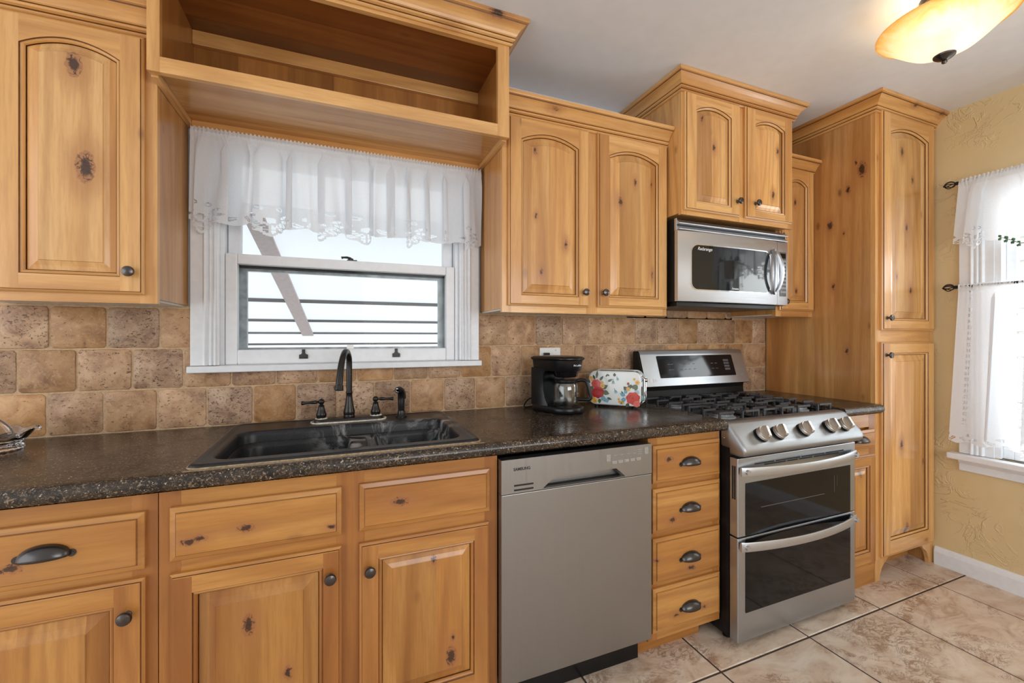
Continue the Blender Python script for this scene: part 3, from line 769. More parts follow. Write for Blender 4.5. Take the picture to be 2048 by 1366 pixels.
t = thing('upper_cabinet', 'narrow wall cabinet tucked between the microwave and the tall pantry', 'cabinet', (1.9, 0, 1.3567), 0, UG)
obj('cabinet_body', MB().box(1.748, 2.0515, YF+0.019, 0.0, 1.380, 2.20), WSIDE, t)
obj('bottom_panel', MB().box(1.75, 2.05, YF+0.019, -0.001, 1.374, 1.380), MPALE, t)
frame(t, 1.748, 2.0515, 1.369, 2.20, YF, YF+0.019, [(1.748, 1.79), (2.02, 2.0515)], [(1.369, 1.41), (2.14, 2.20)], U3)
door(t, 1.765, 2.044, 1.402, 2.203, YD, 0.058, 0.045, 0.098, 0.034, (1.785, 1.4495), (WV, WH, WPS), bw=0.03)
crown(t, [(1.7485, YF), (2.0515, YF)], 2.176, 0.080, (WH, WY))

# ------------------------------------------------------------------ pantry
PF = -0.602
t = thing('pantry_cabinet', 'floor-to-ceiling pantry cupboard in the corner with two stacked doors', 'cabinet', (2.318, -0.3, 0))
m = MB().box(2.053, 2.072, PF+0.02, -0.001, 0.0, 2.44, 0).box(2.565, 2.584, PF+0.02, -0.001, 0.0, 2.44, 0).box(2.072, 2.565, PF+0.02, -0.02, 2.40, 2.44).box(2.072, 2.565, -0.02, -0.001, 0.11, 2.40).box(2.072, 2.565, PF+0.02, -0.02, 0.10, 0.12)
obj('cabinet_body', m, WSIDE, t)
frame(t, 2.053, 2.584, 0.11, 2.44, PF, PF+0.02, [(2.053, 2.098), (2.545, 2.584)], [(0.11, 0.15), (1.215, 1.302), (2.395, 2.44)], U3)
obj('corner_bead', MB().lathe([(0.006, 0.0), (0.006, 2.41)], (2.0592, PF+0.003, 0.0), (0, 0, 1), 10), WV, t)
# bracket feet with an arched skirt
foot = [(2.053, 0), (2.093, 0), (2.096, 0.028), (2.106, 0.046), (2.112, 0.062), (2.128, 0.080), (2.150, 0.092), (2.165, 0.11), (2.053, 0.11)]
obj('bracket_foot', MB().prism(foot, 'y', PF, PF+0.02), WV, t, bevel=0.002)
obj('bracket_foot', MB().prism([(4.637-a, b) for a, b in foot], 'y', PF, PF+0.02), WV, t, bevel=0.002)
obj('toe_board', MB().box(2.074, 2.563, -0.50, -0.485, 0.0, 0.11), WBH, t)
door(t, 2.086, 2.558, 1.290, 2.418, PF-0.020, 0.062, 0.050, 0.104, 0.036, (2.116, 1.352), (WV, WH, WPP))
door(t, 2.084, 2.556, 0.126, 1.228, PF-0.020, 0.062, 0.078, 0.056, 0.0, (2.112, 1.162), (WV, WH, WPP))
crown(t, [(2.053, -0.001), (2.053, PF), (2.5845, PF)], 2.402, 0.076, (WH, WY), 1.25)

# ------------------------------------------------------------------ base cabinets
BF = -0.603; BD = -0.623; BM = (WBV, WBH)
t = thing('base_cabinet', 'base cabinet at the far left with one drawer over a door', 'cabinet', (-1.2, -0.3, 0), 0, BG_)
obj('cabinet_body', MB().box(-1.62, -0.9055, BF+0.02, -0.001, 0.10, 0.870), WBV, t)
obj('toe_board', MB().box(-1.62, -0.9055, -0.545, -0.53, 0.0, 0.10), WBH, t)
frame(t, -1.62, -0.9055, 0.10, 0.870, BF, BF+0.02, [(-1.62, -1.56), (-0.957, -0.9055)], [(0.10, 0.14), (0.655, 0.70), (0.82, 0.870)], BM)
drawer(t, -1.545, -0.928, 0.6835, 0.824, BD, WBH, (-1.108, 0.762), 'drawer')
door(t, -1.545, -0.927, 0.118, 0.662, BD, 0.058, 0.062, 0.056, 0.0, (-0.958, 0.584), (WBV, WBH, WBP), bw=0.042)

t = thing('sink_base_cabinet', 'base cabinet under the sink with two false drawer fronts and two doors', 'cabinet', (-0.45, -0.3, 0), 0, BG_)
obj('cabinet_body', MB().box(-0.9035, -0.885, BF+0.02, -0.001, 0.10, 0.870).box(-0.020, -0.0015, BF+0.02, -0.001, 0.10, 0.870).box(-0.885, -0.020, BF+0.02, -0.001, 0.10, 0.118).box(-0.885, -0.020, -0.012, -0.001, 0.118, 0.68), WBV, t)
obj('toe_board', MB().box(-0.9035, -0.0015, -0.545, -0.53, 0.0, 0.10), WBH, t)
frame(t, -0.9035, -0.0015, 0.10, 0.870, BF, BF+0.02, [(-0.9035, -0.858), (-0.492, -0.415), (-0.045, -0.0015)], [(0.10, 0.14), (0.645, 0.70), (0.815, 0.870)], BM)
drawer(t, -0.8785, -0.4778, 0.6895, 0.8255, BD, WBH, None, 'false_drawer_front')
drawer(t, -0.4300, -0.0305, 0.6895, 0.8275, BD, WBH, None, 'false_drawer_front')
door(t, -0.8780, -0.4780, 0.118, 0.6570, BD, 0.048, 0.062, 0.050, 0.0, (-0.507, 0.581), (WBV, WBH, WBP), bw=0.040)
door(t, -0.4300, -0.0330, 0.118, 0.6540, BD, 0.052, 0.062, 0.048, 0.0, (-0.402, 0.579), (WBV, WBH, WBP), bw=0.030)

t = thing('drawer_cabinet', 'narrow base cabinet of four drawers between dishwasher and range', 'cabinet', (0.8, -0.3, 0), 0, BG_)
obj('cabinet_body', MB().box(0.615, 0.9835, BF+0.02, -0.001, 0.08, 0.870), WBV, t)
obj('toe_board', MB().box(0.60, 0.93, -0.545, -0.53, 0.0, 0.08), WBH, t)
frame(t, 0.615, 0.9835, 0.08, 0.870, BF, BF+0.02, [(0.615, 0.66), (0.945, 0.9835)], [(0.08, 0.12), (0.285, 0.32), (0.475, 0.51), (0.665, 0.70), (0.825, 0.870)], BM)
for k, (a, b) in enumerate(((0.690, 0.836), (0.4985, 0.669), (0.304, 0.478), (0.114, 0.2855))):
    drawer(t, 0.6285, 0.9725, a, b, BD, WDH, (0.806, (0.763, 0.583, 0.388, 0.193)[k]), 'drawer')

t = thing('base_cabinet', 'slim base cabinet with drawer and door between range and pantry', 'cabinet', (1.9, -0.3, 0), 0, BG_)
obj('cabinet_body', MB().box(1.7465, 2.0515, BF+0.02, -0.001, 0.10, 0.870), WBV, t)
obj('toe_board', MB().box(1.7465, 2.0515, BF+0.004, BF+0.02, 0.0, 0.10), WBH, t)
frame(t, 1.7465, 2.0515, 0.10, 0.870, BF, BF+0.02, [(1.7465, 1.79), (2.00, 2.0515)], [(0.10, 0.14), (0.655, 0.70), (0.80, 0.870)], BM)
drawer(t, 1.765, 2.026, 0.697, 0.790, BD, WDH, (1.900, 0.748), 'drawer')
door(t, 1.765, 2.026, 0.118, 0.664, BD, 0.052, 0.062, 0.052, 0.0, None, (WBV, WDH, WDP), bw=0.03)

# ------------------------------------------------------------------ countertops
def nose(yf, zt=0.914, zb=0.872, r=0.019):
    p = [(yf+0.06, zb), (yf+0.012, zb)]
    c = (yf+r, (zt+zb)/2+0.001); rr = (zt-zb)/2
    for i in range(11):
        a = R(-100-160*i/10); p.append((yf+rr*0.95+rr*0.95*math.cos(a), c[1]-0.001+rr*math.sin(a)))
    p += [(yf+0.045, zt), (yf+0.06, zt)]
    return p
m = MB()
m.prism(nose(-0.645), 'x', -1.80, 0.9845, 0, True)
m.box(-1.80, -0.83, -0.585, 0.003, 0.872, 0.914).box(-0.075, 0.9845, -0.585, 0.003, 0.872, 0.914).box(-0.83, -0.075, -0.585, -0.572, 0.872, 0.914).box(-0.83, -0.075, -0.075, 0.003, 0.872, 0.914)
o = obj('countertop', m, MCOUNTER, base=(-0.4, -0.3, 0.872), sharp=60)
tag(o, 'long dark speckled countertop running from the left edge to the range', 'countertop', 'countertop pieces')
m = MB().prism(nose(-0.645), 'x', 1.7455, 2.0515, 0, True).box(1.7455, 2.0515, -0.585, 0.003, 0.872, 0.914)
o = obj('countertop', m, MCOUNTER, base=(1.9, -0.3, 0.872), sharp=60)
tag(o, 'short piece of dark countertop between range and pantry', 'countertop', 'countertop pieces')
def planar(mm, outer, holes, m=0):
    bm = bmesh.new()
    for L in [outer]+holes:
        v = [bm.verts.new(p) for p in L]
        for i in range(len(v)): bm.edges.new((v[i], v[(i+1) % len(v)]))
    bmesh.ops.triangle_fill(bm, use_beauty=True, use_dissolve=False, edges=bm.edges[:])
    bm.verts.index_update()
    mm.add([v.co[:] for v in bm.verts], [[v.index for v in f.verts] for f in bm.faces], m, False); bm.free()

# ------------------------------------------------------------------ sink
def RL(x0, x1, y0, y1, r, z, q=0): return [(a, b, z) for a, b in rrect(x0+q, x1-q, y0+q, y1-q, max(r-q*0.6, 0.004), 7)]
t = thing('kitchen_sink', 'black double-bowl drop-in sink under the window, whitish limescale on its divider', 'sink', (-0.45, -0.32, 0.914))
m = MB(); SO = (-0.848, -0.057, -0.610, -0.035, 0.028); OP = (-0.812, -0.100, -0.564, -0.190, 0.055)
m.loft([RL(*SO, 0.9142), RL(*SO, 0.920, 0.001), RL(*SO, 0.9235, 0.004), RL(*SO, 0.925, 0.009), RL(*SO, 0.925, 0.016), RL(*SO, 0.9235, 0.021), RL(*SO, 0.9225, 0.024)], 0)
planar(m, RL(*SO, 0.9225, 0.024), [RL(*OP, 0.9225)])
m.loft([RL(*OP, 0.9225), RL(*OP, 0.9215, 0.003), RL(*OP, 0.917, 0.007), RL(*OP, 0.905, 0.009), RL(*OP, 0.884, 0.012)], 0)
BL = (-0.796, -0.446, -0.548, -0.206, 0.065); BR = (-0.398, -0.116, -0.548, -0.206, 0.065)
planar(m, RL(*OP, 0.884, 0.012), [RL(*BL, 0.884), RL(*BR, 0.884)])
for B in (BL, BR):
    m.loft([RL(*B, 0.884), RL(*B, 0.879, 0.004), RL(*B, 0.865, 0.008), RL(*B, 0.78, 0.012), RL(*B, 0.735, 0.020), RL(*B, 0.718, 0.040), RL(*B, 0.714, 0.075)], 0, c1=True)
obj('basin', m, MSINK, t)
for cx, cy in ((-0.62, -0.40), (-0.257, -0.40)):
    obj('drain', MB().lathe([(0.042, 0), (0.042, 0.003), (0.034, 0.004), (0.030, 0.001), (0.0001, 0.001)], (cx, cy, 0.714), (0, 0, 1), 24), MPEWTER, t)
m = MB(); L = RL(*SO, 0.9155, -0.0015)
m.tube(L+[L[0]], 0.0030, 6, 0, False)
obj('caulk', m, MCAULK, t)
o = obj('grime_line', MB().box(-0.85, -0.05, -0.626, -0.612, 0.9141, 0.9147), MCAULK, t)

# faucet
FY = -0.115
t = thing('kitchen_faucet', 'dark bronze gooseneck faucet with two lever handles, crusted with limescale at its base', 'faucet', (-0.447, FY, 0.9225))
m = MB()
pl = lambda z, q: RL(-0.578, -0.317, FY-0.028, FY+0.028, 0.027, z, q)
m.loft([pl(0.9225, 0), pl(0.932, 0.0015), pl(0.936, 0.004), pl(0.937, 0.008)], 0, c1=True)
obj('base_plate', m, MBRONZE, t)
m = MB().lathe([(0.0205, 0.937), (0.0215, 0.942), (0.020, 0.947), (0.0215, 0.951), (0.0215, 0.960), (0.018, 0.975), (0.0145, 0.995), (0.0125, 1.015), (0.0115, 1.030), (0.0130, 1.033), (0.0130, 1.038), (0.0110, 1.041)], (-0.4487, FY, 0), (0, 0, 1), 26)
pts = spline([(-0.4487, FY, 1.038), (-0.4487, FY, 1.10), (-0.4487, FY-0.001, 1.148), (-0.4505, FY-0.010, 1.175), (-0.4570, FY-0.035, 1.196), (-0.4640, FY-0.062, 1.198), (-0.4720, FY-0.092, 1.180), (-0.4790, FY-0.115, 1.145), (-0.4835, FY-0.130, 1.105), (-0.4855, FY-0.137, 1.078)], 7)
n = len(pts); m.tube(pts, [0.0112+(0.0015*max(0, (i/n-0.6)/0.4)) for i in range(n)], 16)
d = (pts[-1]-pts[-4]).normalized()
m.lathe([(0.0128, -0.002), (0.0150, 0.000), (0.0160, 0.012), (0.0165, 0.018), (0.012, 0.019), (0.0105, 0.014)], pts[-1], d, 20)
obj('spout', m, MBRONZE, t)
for hx, s in ((-0.5497, -1), (-0.3487, 1)):
    m = MB().lathe([(0.0175, 0.937), (0.0175, 0.946), (0.0190, 0.950), (0.0190, 0.956), (0.0165, 0.962), (0.0130, 0.974), (0.0105, 0.985), (0.0112, 0.988), (0.0060, 0.992), (0.0060, 0.997)], (hx, FY, 0), (0, 0, 1), 22)
    m.lathe([(0.0001, -0.0115), (0.006, -0.010), (0.0105, -0.005), (0.0115, 0), (0.0105, 0.005), (0.006, 0.010), (0.0001, 0.0115)], (hx, FY, 1.003), (0, 0, 1), 16)
    m.lathe([(0.0055, 0.008), (0.0045, 0.013), (0.0068, 0.018), (0.0068, 0.028), (0.0050, 0.040), (0.0048, 0.050), (0.0062, 0.060), (0.0078, 0.066), (0.0068, 0.070), (0.0001, 0.071)], (hx, FY, 1.003), (s, -0.10, -0.02), 14)
    obj('lever_handle', m, MBRONZE, t)
m = MB(); rng = random.Random(5)
L = RL(-0.585, -0.310, FY-0.036, FY+0.034, 0.034, 0.9240, 0)
m.tube(L+[L[0]], [0.0022+rng.random()*0.0028 for _ in range(len(L)+1)], 6, 0, False)
for hx in (-0.3487, -0.5497):
    ring = [(hx+0.0195*math.cos(a*PI/10), FY+0.0195*math.sin(a*PI/10), 0.9385) for a in range(21)]
    m.tube(ring, [0.0015+rng.random()*0.0035*(1.4 if hx > -0.4 else 0.7) for _ in ring], 6, 0, False)
obj('limescale', m, MLIME, t)

t = thing('side_sprayer', 'small black pull-out sprayer standing to the right of the faucet', 'sprayer', (-0.247, FY, 0.9225))
m = MB().lathe([(0.022, 0.9225), (0.022, 0.928), (0.017, 0.934), (0.0145, 0.945), (0.014, 0.950)], (-0.247, FY, 0), (0, 0, 1), 22)
obj('holder', m, MBRONZE, t)
pts = spline([(-0.247, FY, 0.948), (-0.247, FY, 0.975), (-0.247, FY+0.001, 1.005), (-0.2485, FY-0.004, 1.026), (-0.256, FY-0.016, 1.038), (-0.266, FY-0.030, 1.037)], 6)
m = MB().tube(pts, [0.0125+0.002*math.sin(PI*i/(len(pts)-1)) for i in range(len(pts))], 16)
sp_ = obj('spray_head', m, MBLACK, t)
d = (pts[-1]-pts[-3]).normalized()
obj('nozzle', MB().lathe([(0.0095, -0.001), (0.0095, 0.0015), (0.006, 0.002), (0.0055, 0.0005), (0.0001, 0.0005)], pts[-1], d, 18), MCHROME, sp_)
obj('trigger', MB().tube(spline([(-0.2405, FY+0.010, 1.038), (-0.2325, FY+0.014, 1.022), (-0.230, FY+0.014, 0.996)], 5), 0.0045, 8), MBLACK, sp_)

# ------------------------------------------------------------------ dishwasher
t = thing('dishwasher', 'stainless built-in dishwasher under the counter, left of the four-drawer cabinet', 'dishwasher', (0.303, -0.3, 0.03))
obj('tub_body', MB().box(0.006, 0.599, -0.598, -0.03, 0.115, 0.846), MBLACKM, t)
obj('toe_kick', MB().box(0.008, 0.597, -0.566, -0.545, 0.002, 0.114), MBLACK, t)
obj('door_panel', MB().box(0.002, 0.6065, -0.635, -0.599, 0.1165, 0.7395), MSTEELD, t, bevel=0.0025)
m = MB(); DX0, DX1, DZ0, DZ1, DF = 0.002, 0.6065, 0.7415, 0.853, -0.635
T = [(0.150, 0.7445), (0.487, 0.7445), (0.447, 0.778), (0.196, 0.778)]; O = [(DX0, DZ0), (DX1, DZ0), (DX1, DZ1), (DX0, DZ1)]
m.loft([[(x, -0.599, z) for x, z in O], [(x, DF, z) for x, z in O], [(x, DF, z) for x, z in T]], 0, c0=True, sm=False)
Tb = [(0.178, 0.752), (0.462, 0.752), (0.436, 0.778), (0.205, 0.778)]
m.loft([[(x, DF, z) for x, z in T], [(x, DF+0.012, z) for x, z in [(0.165, 0.7465), (0.474, 0.7465), (0.440, 0.7775), (0.202, 0.7775)]]], 0, sm=False)
q_ = [(0.165, 0.7465), (0.474, 0.7465), (0.440, 0.7775), (0.202, 0.7775)]
f_ = [(x, DF+0.012, z) for x, z in q_]; b_ = [(x, DF+0.034, z) for x, z in q_]
for k in range(4): m.quad(f_[k], f_[(k+1) % 4], b_[(k+1) % 4], b_[k], 1 if k == 0 else 0)
m.add(b_, [(0, 1, 2, 3)], 0)
cp = obj('control_fascia', m, [MSTEELD, MDARK], t)
for z in (0.7665, 0.7515): obj('vent_slot', MB().box(0.046, 0.116, DF-0.0004, DF+0.002, z-0.0028, z+0.0028), MDARK, cp)
text('lettering', 'SAMSUNG', 0.0132, (0.044, DF-0.0002, 0.8155), MDTEXT, cp, bold=0.0005)
MBTN = plain('grey_button', (0.44, 0.43, 0.41), 0.35, metal=0.6)
def btn(x0, x1, z0, z1, r=0.003):
    mm = MB().prism(rrect(x0, x1, z0, z1, r, 3), 'y', DF-0.0016, DF+0.001)
    b = obj('button', mm, MBTN, cp, bevel=0.0006)
    obj('button_mark', MB().box((x0+x1)/2-(x1-x0)*0.22, (x0+x1)/2+(x1-x0)*0.22, DF-0.0020, DF-0.0012, (z0+z1)/2-0.0012, (z0+z1)/2+0.0012), MGREY, b)
btn(0.4035, 0.4215, 0.806, 0.831); btn(0.573, 0.5895, 0.8165, 0.8425)
for k in range(5): btn(0.4285+k*0.0265, 0.4495+k*0.0265, 0.7950+k*0.0004, 0.8065+k*0.0004)
for k in range(4): obj('indicator_mark', MB().box(0.437+k*0.028, 0.450+k*0.028, DF-0.0003, DF+0.0005, 0.8245, 0.8265), MGREY, cp)
for k in range(3): obj('indicator_mark', MB().box(0.543, 0.560, DF-0.0003, DF+0.0005, 0.8195+k*0.008, 0.8212+k*0.008), MGREY, cp)

# ------------------------------------------------------------------ range
t = thing('gas_range', 'stainless double-oven gas range with black glass doors and five knobs', 'range', (1.365, -0.35, 0))
X0, X1 = 0.9895, 1.7410
obj('range_body', MB().box(X0, X1, -0.645, -0.03, 0.03, 0.8870), MBLACKM, t)
for x in (X0+0.04, X1-0.04):
    for y in (-0.60, -0.08): obj('foot', MB().lathe([(0.018, 0), (0.018, 0.008), (0.010, 0.010), (0.010, 0.03)], (x, y, 0), (0, 0, 1), 14), MBLACK, t)
m = MB().box(X0, X1, -0.640, -0.07, 0.8865, 0.8945)
m.prism([(-0.640, 0.8945), (-0.640, 0.9000), (-0.632, 0.9020), (-0.622, 0.9000), (-0.615, 0.8945)], 'x', X0+0.002, X1-0.002)
ct = obj('cooktop', m, MGLOSSK, t, bevel=0.002)
# burners: base ring with ports, cap
def burner(x, y, r):
    b = MB().lathe([(r*1.25, 0.8945), (r*1.2, 0.8990), (r*0.950, 0.9010), (r*0.950, 0.9100), (r*0.7, 0.9100)], (x, y, 0), (0, 0, 1), 30)
    for k in range(24):
        a = 2*PI*k/24; c, s = math.cos(a), math.sin(a)
        b.box(-0.0016, 0.0016, -0.002, 0.002, 0.9030, 0.9085); 
        for q in range(8):
            vx, vy, vz = b.v[-8+q]; b.v[-8+q] = (x+(r*0.950+vy)*c-vx*s, y+(r*0.950+vy)*s+vx*c, vz)
    bb = obj('burner', b, MALU, t)
    obj('burner_cap', MB().lathe([(r*0.970, 0.9105), (r*1.0, 0.9120), (r*0.98, 0.9160), (r*0.85, 0.9180), (0.0001, 0.9185)], (x, y, 0), (0, 0, 1), 30), MIRON, bb)
for x, y, r in ((1.115, -0.50, 0.046), (1.115, -0.205, 0.036), (1.365, -0.35, 0.042), (1.615, -0.50, 0.040), (1.615, -0.205, 0.034)): burner(x, y, r)
# cast iron grates, three side by side
GT, GB, GW = 0.9360, 0.9260, 0.0045
def bar(mm, a, b, drop0=False, drop1=False, w=GW):
    a = Vector(a); b = Vector(b); d = (b-a).normalized(); n = Vector((-d.y, d.x))*w
    def blk(p, q, z0, z1):
        mm.add([(p.x-n.x, p.y-n.y, z0), (p.x+n.x, p.y+n.y, z0), (q.x+n.x, q.y+n.y, z0), (q.x-n.x, q.y-n.y, z0), (p.x-n.x*.8, p.y-n.y*.8, z1), (p.x+n.x*.8, p.y+n.y*.8, z1), (q.x+n.x*.8, q.y+n.y*.8, z1), (q.x-n.x*.8, q.y-n.y*.8, z1)], [(0,3,2,1),(4,5,6,7),(0,1,5,4),(1,2,6,5),(2,3,7,6),(3,0,4,7)])
    blk(a, b, GB, GT)
    if drop0: blk(a, a+d*0.011, 0.8965, GB+0.001)
    if drop1: blk(b-d*0.011, b, 0.8965, GB+0.001)
for gx0, gx1, bs in ((1.000, 1.240, ((1.115, -0.50), (1.115, -0.205))), (1.246, 1.484, ((1.365, -0.35),)), (1.490, 1.730, ((1.615, -0.50), (1.615, -0.205)))):
    m = MB(); y0, y1 = -0.605, -0.105; xm = (gx0+gx1)/2
    for a_, b_ in (((gx0, y0), (gx1, y0)), ((gx0, y1), (gx1, y1)), ((gx0+0.004, y0), (gx0+0.004, y1)), ((gx1-0.004, y0), (gx1-0.004, y1))):
        m.box(min(a_[0], b_[0])-0.004, max(a_[0], b_[0])+0.004, min(a_[1], b_[1])-0.004, max(a_[1], b_[1])+0.004, 0.8955, 0.9005)
    if len(bs) == 2:
        bar(m, (gx0+0.02, (y0+y1)/2), (gx1-0.02, (y0+y1)/2), True, True)
        for bx, by in bs:
            for yy, l in ((by+0.085, 0.075), (by, 0.062), (by-0.085, 0.075)):
                bar(m, (gx0, yy), (gx0+l+0.012, yy), True, False); bar(m, (gx1, yy), (gx1-l-0.012, yy), True, False)
                if abs(yy-by) > 0.05:
                    s = 1 if yy > by else -1
                    bar(m, (gx0+l+0.012, yy), (xm-0.022, by+s*0.050)); bar(m, (gx1-l-0.012, yy), (xm+0.022, by+s*0.050))
            bar(m, (xm, by+0.125), (xm, by+0.035), True, False); bar(m, (xm, by-0.105), (xm, by-0.035), True, False)
    else:
        for yy in (y0+0.06, -0.44, -0.26, y1-0.06):
            bar(m, (gx0, yy), (gx0+0.09, yy), True, True); bar(m, (gx1, yy), (gx1-0.09, yy), True, True)
        bar(m, (xm, y0), (xm, -0.40), True, True); bar(m, (xm, y1), (xm, -0.30), True, True)
        bar(m, (gx0, -0.35), (xm-0.035, -0.35), True, False); bar(m, (gx1, -0.35), (xm+0.035, -0.35), True, False)
        for yy in (y0+0.02, y1-0.02): bar(m, (gx0+0.02, yy), (gx1-0.02, yy), True, True)
    obj('grate', m, MIRON, t, bevel=0.0012, seg=1)
# knob panel
prof = [(-0.600, 0.9060), (-0.622, 0.9060), (-0.637, 0.9035), (-0.646, 0.896), (-0.710, 0.826), (-0.719, 0.812), (-0.722, 0.800), (-0.719, 0.788), (-0.708, 0.779), (-0.690, 0.775), (-0.647, 0.775), (-0.647, 0.80), (-0.600, 0.80)]
def inset(q): 
    cy, cz = -0.668, 0.845; return [(y+(cy-y)*q, z+(cz-z)*q) for y, z in prof]
m = MB()
xs = [(X0-0.002, 0.16), (X0+0.000, 0.07), (X0+0.006, 0.015), (X0+0.016, 0.0), (X1-0.016, 0.0), (X1-0.006, 0.015), (X1+0.000, 0.07), (X1+0.002, 0.16)]
m.loft([[(x, y, z) for y, z in inset(q)] for x, q in xs], 0, True, True, True)
kp = obj('control_panel', m, steel('satin_stainless', (0.40, 0.415, 0.43), 0.42), t, sharp=50)
for z, r in ((0.873, 0.0045), (0.838, 0.0035)):
    obj('screw', MB().lathe([(r, 0), (r*0.8, 0.002), (0.0001, 0.0025)], (X0-0.0012, -0.622, z), (-1, 0, 0), 12), MCHROME, t)
nrm = Vector((0, -0.765, 0.644)).normalized(); up = Vector((0, 0.644, 0.765)); KC_ = Vector((0, -0.6895, 0.8515))
for kx in (1.116, 1.214, 1.374, 1.546, 1.643):
    c = Vector((kx, KC_.y, KC_.z))
    k = obj('knob', MB().lathe([(0.0285, 0.009), (0.0290, 0.012), (0.0285, 0.019), (0.0275, 0.020), (0.0280, 0.0215), (0.0265, 0.027), (0.0001, 0.028)], c, nrm, 32), MKNOB, kp)
    obj('knob_skirt', MB().lathe([(0.031, -0.001), (0.031, 0.002), (0.027, 0.003), (0.027, 0.009)], c, nrm, 32), MBLACK, k)
    g_ = MB().prism([(-0.0275, 0.0265), (-0.020, 0.046), (0.024, 0.046), (0.0290, 0.040), (0.0290, 0.0265)], 'x', -0.0065, 0.0065)
    M = Matrix(((1, 0, 0, c.x), (0, -up.y, nrm.y, c.y), (0, -up.z, nrm.z, c.z), (0, 0, 0, 1)))
    a = R(18 if kx < 1.3 else 14)
    g_.xf(M @ Matrix.Rotation(a, 4, 'Z'))
    obj('grip', g_, MKNOB, k, bevel=0.0015)
    pr = MB()
    for a2 in (50, 25, 0, -25): 
        p = c+up*(0.036*math.cos(R(a2)))+Vector((0.036*math.sin(R(a2)), 0, 0))+nrm*0.0006
        pr.lathe([(0.0011, 0), (0.0001, 0.0003)], p, nrm, 6)
    obj('dial_marks', pr, MGREY, kp)
# oven doors
MOVEN = plain('black_oven_glass', (0.006, 0.006, 0.007), 0.06, spec=0.28)
DY0, DY1 = -0.686, -0.646
def oven_door(z0, z1, top, bot, gz0, gz1):
    mm = MB().box(X0+0.0015, X1-0.0015, DY0, DY1, z0, z1)
    d = obj('oven_door', mm, MSTEEL, t, bevel=0.003)
    obj('oven_window', MB().prism(rrect(1.0325, 1.7020, gz0, gz1, 0.003, 2), 'y', DY0-0.0012, DY0+0.002), MOVEN, d)
    return d
def handle(d, z, hgt):
    loops = []; n = 28
    for i in range(n+1):
        u = i/n; x = X0+0.007+(X1-X0-0.022)*u; bow = math.sin(PI*u)
        yb = DY0-0.014-0.046*bow**0.8; h = hgt*(0.5-0.06*bow); tk = 0.010+0.002*bow
        loops.append([(x, yb+tk, z-h+0.004), (x, yb+0.002, z-h), (x, yb, z-h+0.004), (x, yb, z+h-0.004), (x, yb+0.002, z+h), (x, yb+tk, z+h-0.004)])
    mm = MB().loft(loops, 0, True, True, True, True)
    hh = obj('handle', mm, MSTEELB, d, sharp=50)
    for x in (X0+0.030, X1-0.030): obj('handle_post', MB().lathe([(0.013, 0), (0.010, 0.006), (0.010, 0.03)], (x, DY0+0.002, z), (0, -1, 0), 16), MSTEELB, hh)
    return hh
d1 = oven_door(0.4505, 0.7665, 0, 0, 0.4525, 0.6645)
handle(d1, 0.716, 0.036)
m = MB()
for x0, x1, z in ((1.084, 1.20, 0.737), (1.208, 1.36, 0.737), (1.368, 1.52, 0.737), (1.528, 1.655, 0.737), (1.14, 1.27, 0.729), (1.278, 1.345, 0.729), (1.353, 1.44, 0.729), (1.448, 1.62, 0.729)):
    m.box(x0, x1, DY0-0.0004, DY0+0.002, z-0.0028, z+0.0028)
obj('air_vent', m, MDARK, d1)
# rack and cavity seen faintly through the upper window
MRACK = plain('dim_grey_print', (0.10, 0.10, 0.10), 0.35)
obj('window_print', MB().box(1.12, 1.52, DY0-0.0016, DY0-0.0010, 0.555, 0.5575).box(1.586, 1.588, DY0-0.0016, DY0-0.0010, 0.555, 0.630).box(1.606, 1.6072, DY0-0.0016, DY0-0.0010, 0.58, 0.630), MRACK, d1)
d2 = oven_door(0.0285, 0.4455, 0, 0, 0.141, 0.4385)
handle(d2, 0.4165, 0.038)
# slotted side vents of the doors
for d, z0, z1 in ((d1, 0.60, 0.735),):
    m = MB()
    for y in (-0.662, -0.672):
        m.prism(rrect(y-0.0028, y+0.0028, z0, z1, 0.0027, 3), 'x', X0-0.0002, X0+0.004)
    obj('side_slot', m, MDARK, d)
# backguard
bb, bt = Vector((0, -0.130, 0.993)), Vector((0, -0.073, 1.170)); tv = (bt-bb); bl = tv.length; tv.normalize(); bn = Vector((0, -tv.z, tv.y))
m = MB().prism([(-0.03, 0.8900), (-0.100, 0.8900), (-0.092, 0.965), (-0.095, 0.985), (-0.128, 0.990), (-0.071, 1.168), (-0.060, 1.177), (-0.035, 1.178), (-0.03, 1.17)], 'x', X0, X1)
bg_ = obj('backguard', m, MBLACKM, t, bevel=0.002)
m = MB()
prof2 = [bb+tv*0.0, bb+tv*(bl-0.012), bt+Vector((0, 0.004, 0.006)), bt+Vector((0, 0.018, 0.011)), bt+Vector((0, 0.030, 0.0115))]
lp = lambda o_: [(p.y+bn.y*o_, p.z+bn.z*o_) for p in prof2]
poly = lp(0.0035)+lp(0.0)[::-1]
m.prism(poly, 'x', X0+0.006, X1+0.001)
fp = obj('backguard_face', m, MSTEEL, bg_, sharp=30)
def SLP(x, s, o_=0.004): return Vector((x, 0, 0))+bb+tv*s+bn*o_
m = MB(); rr = rrect(1.100, 1.650, 0.042, 0.165, 0.006, 4)
m.loft([[SLP(x, s, 0.003) for x, s in rr], [SLP(x, s, 0.0048) for x, s in rr]], 0, True, True, True, False)
dp = obj('display_panel', m, MGLOSSK, fp)
m = MB()
def plate(mm, x0, x1, s0, s1, o_=0.0050): mm.add([SLP(x0, s0, o_), SLP(x1, s0, o_), SLP(x1, s1, o_), SLP(x0, s1, o_)], [(0,1,2,3)])
MDIM = plain('dim_print', (0.09, 0.09, 0.095), 0.4)
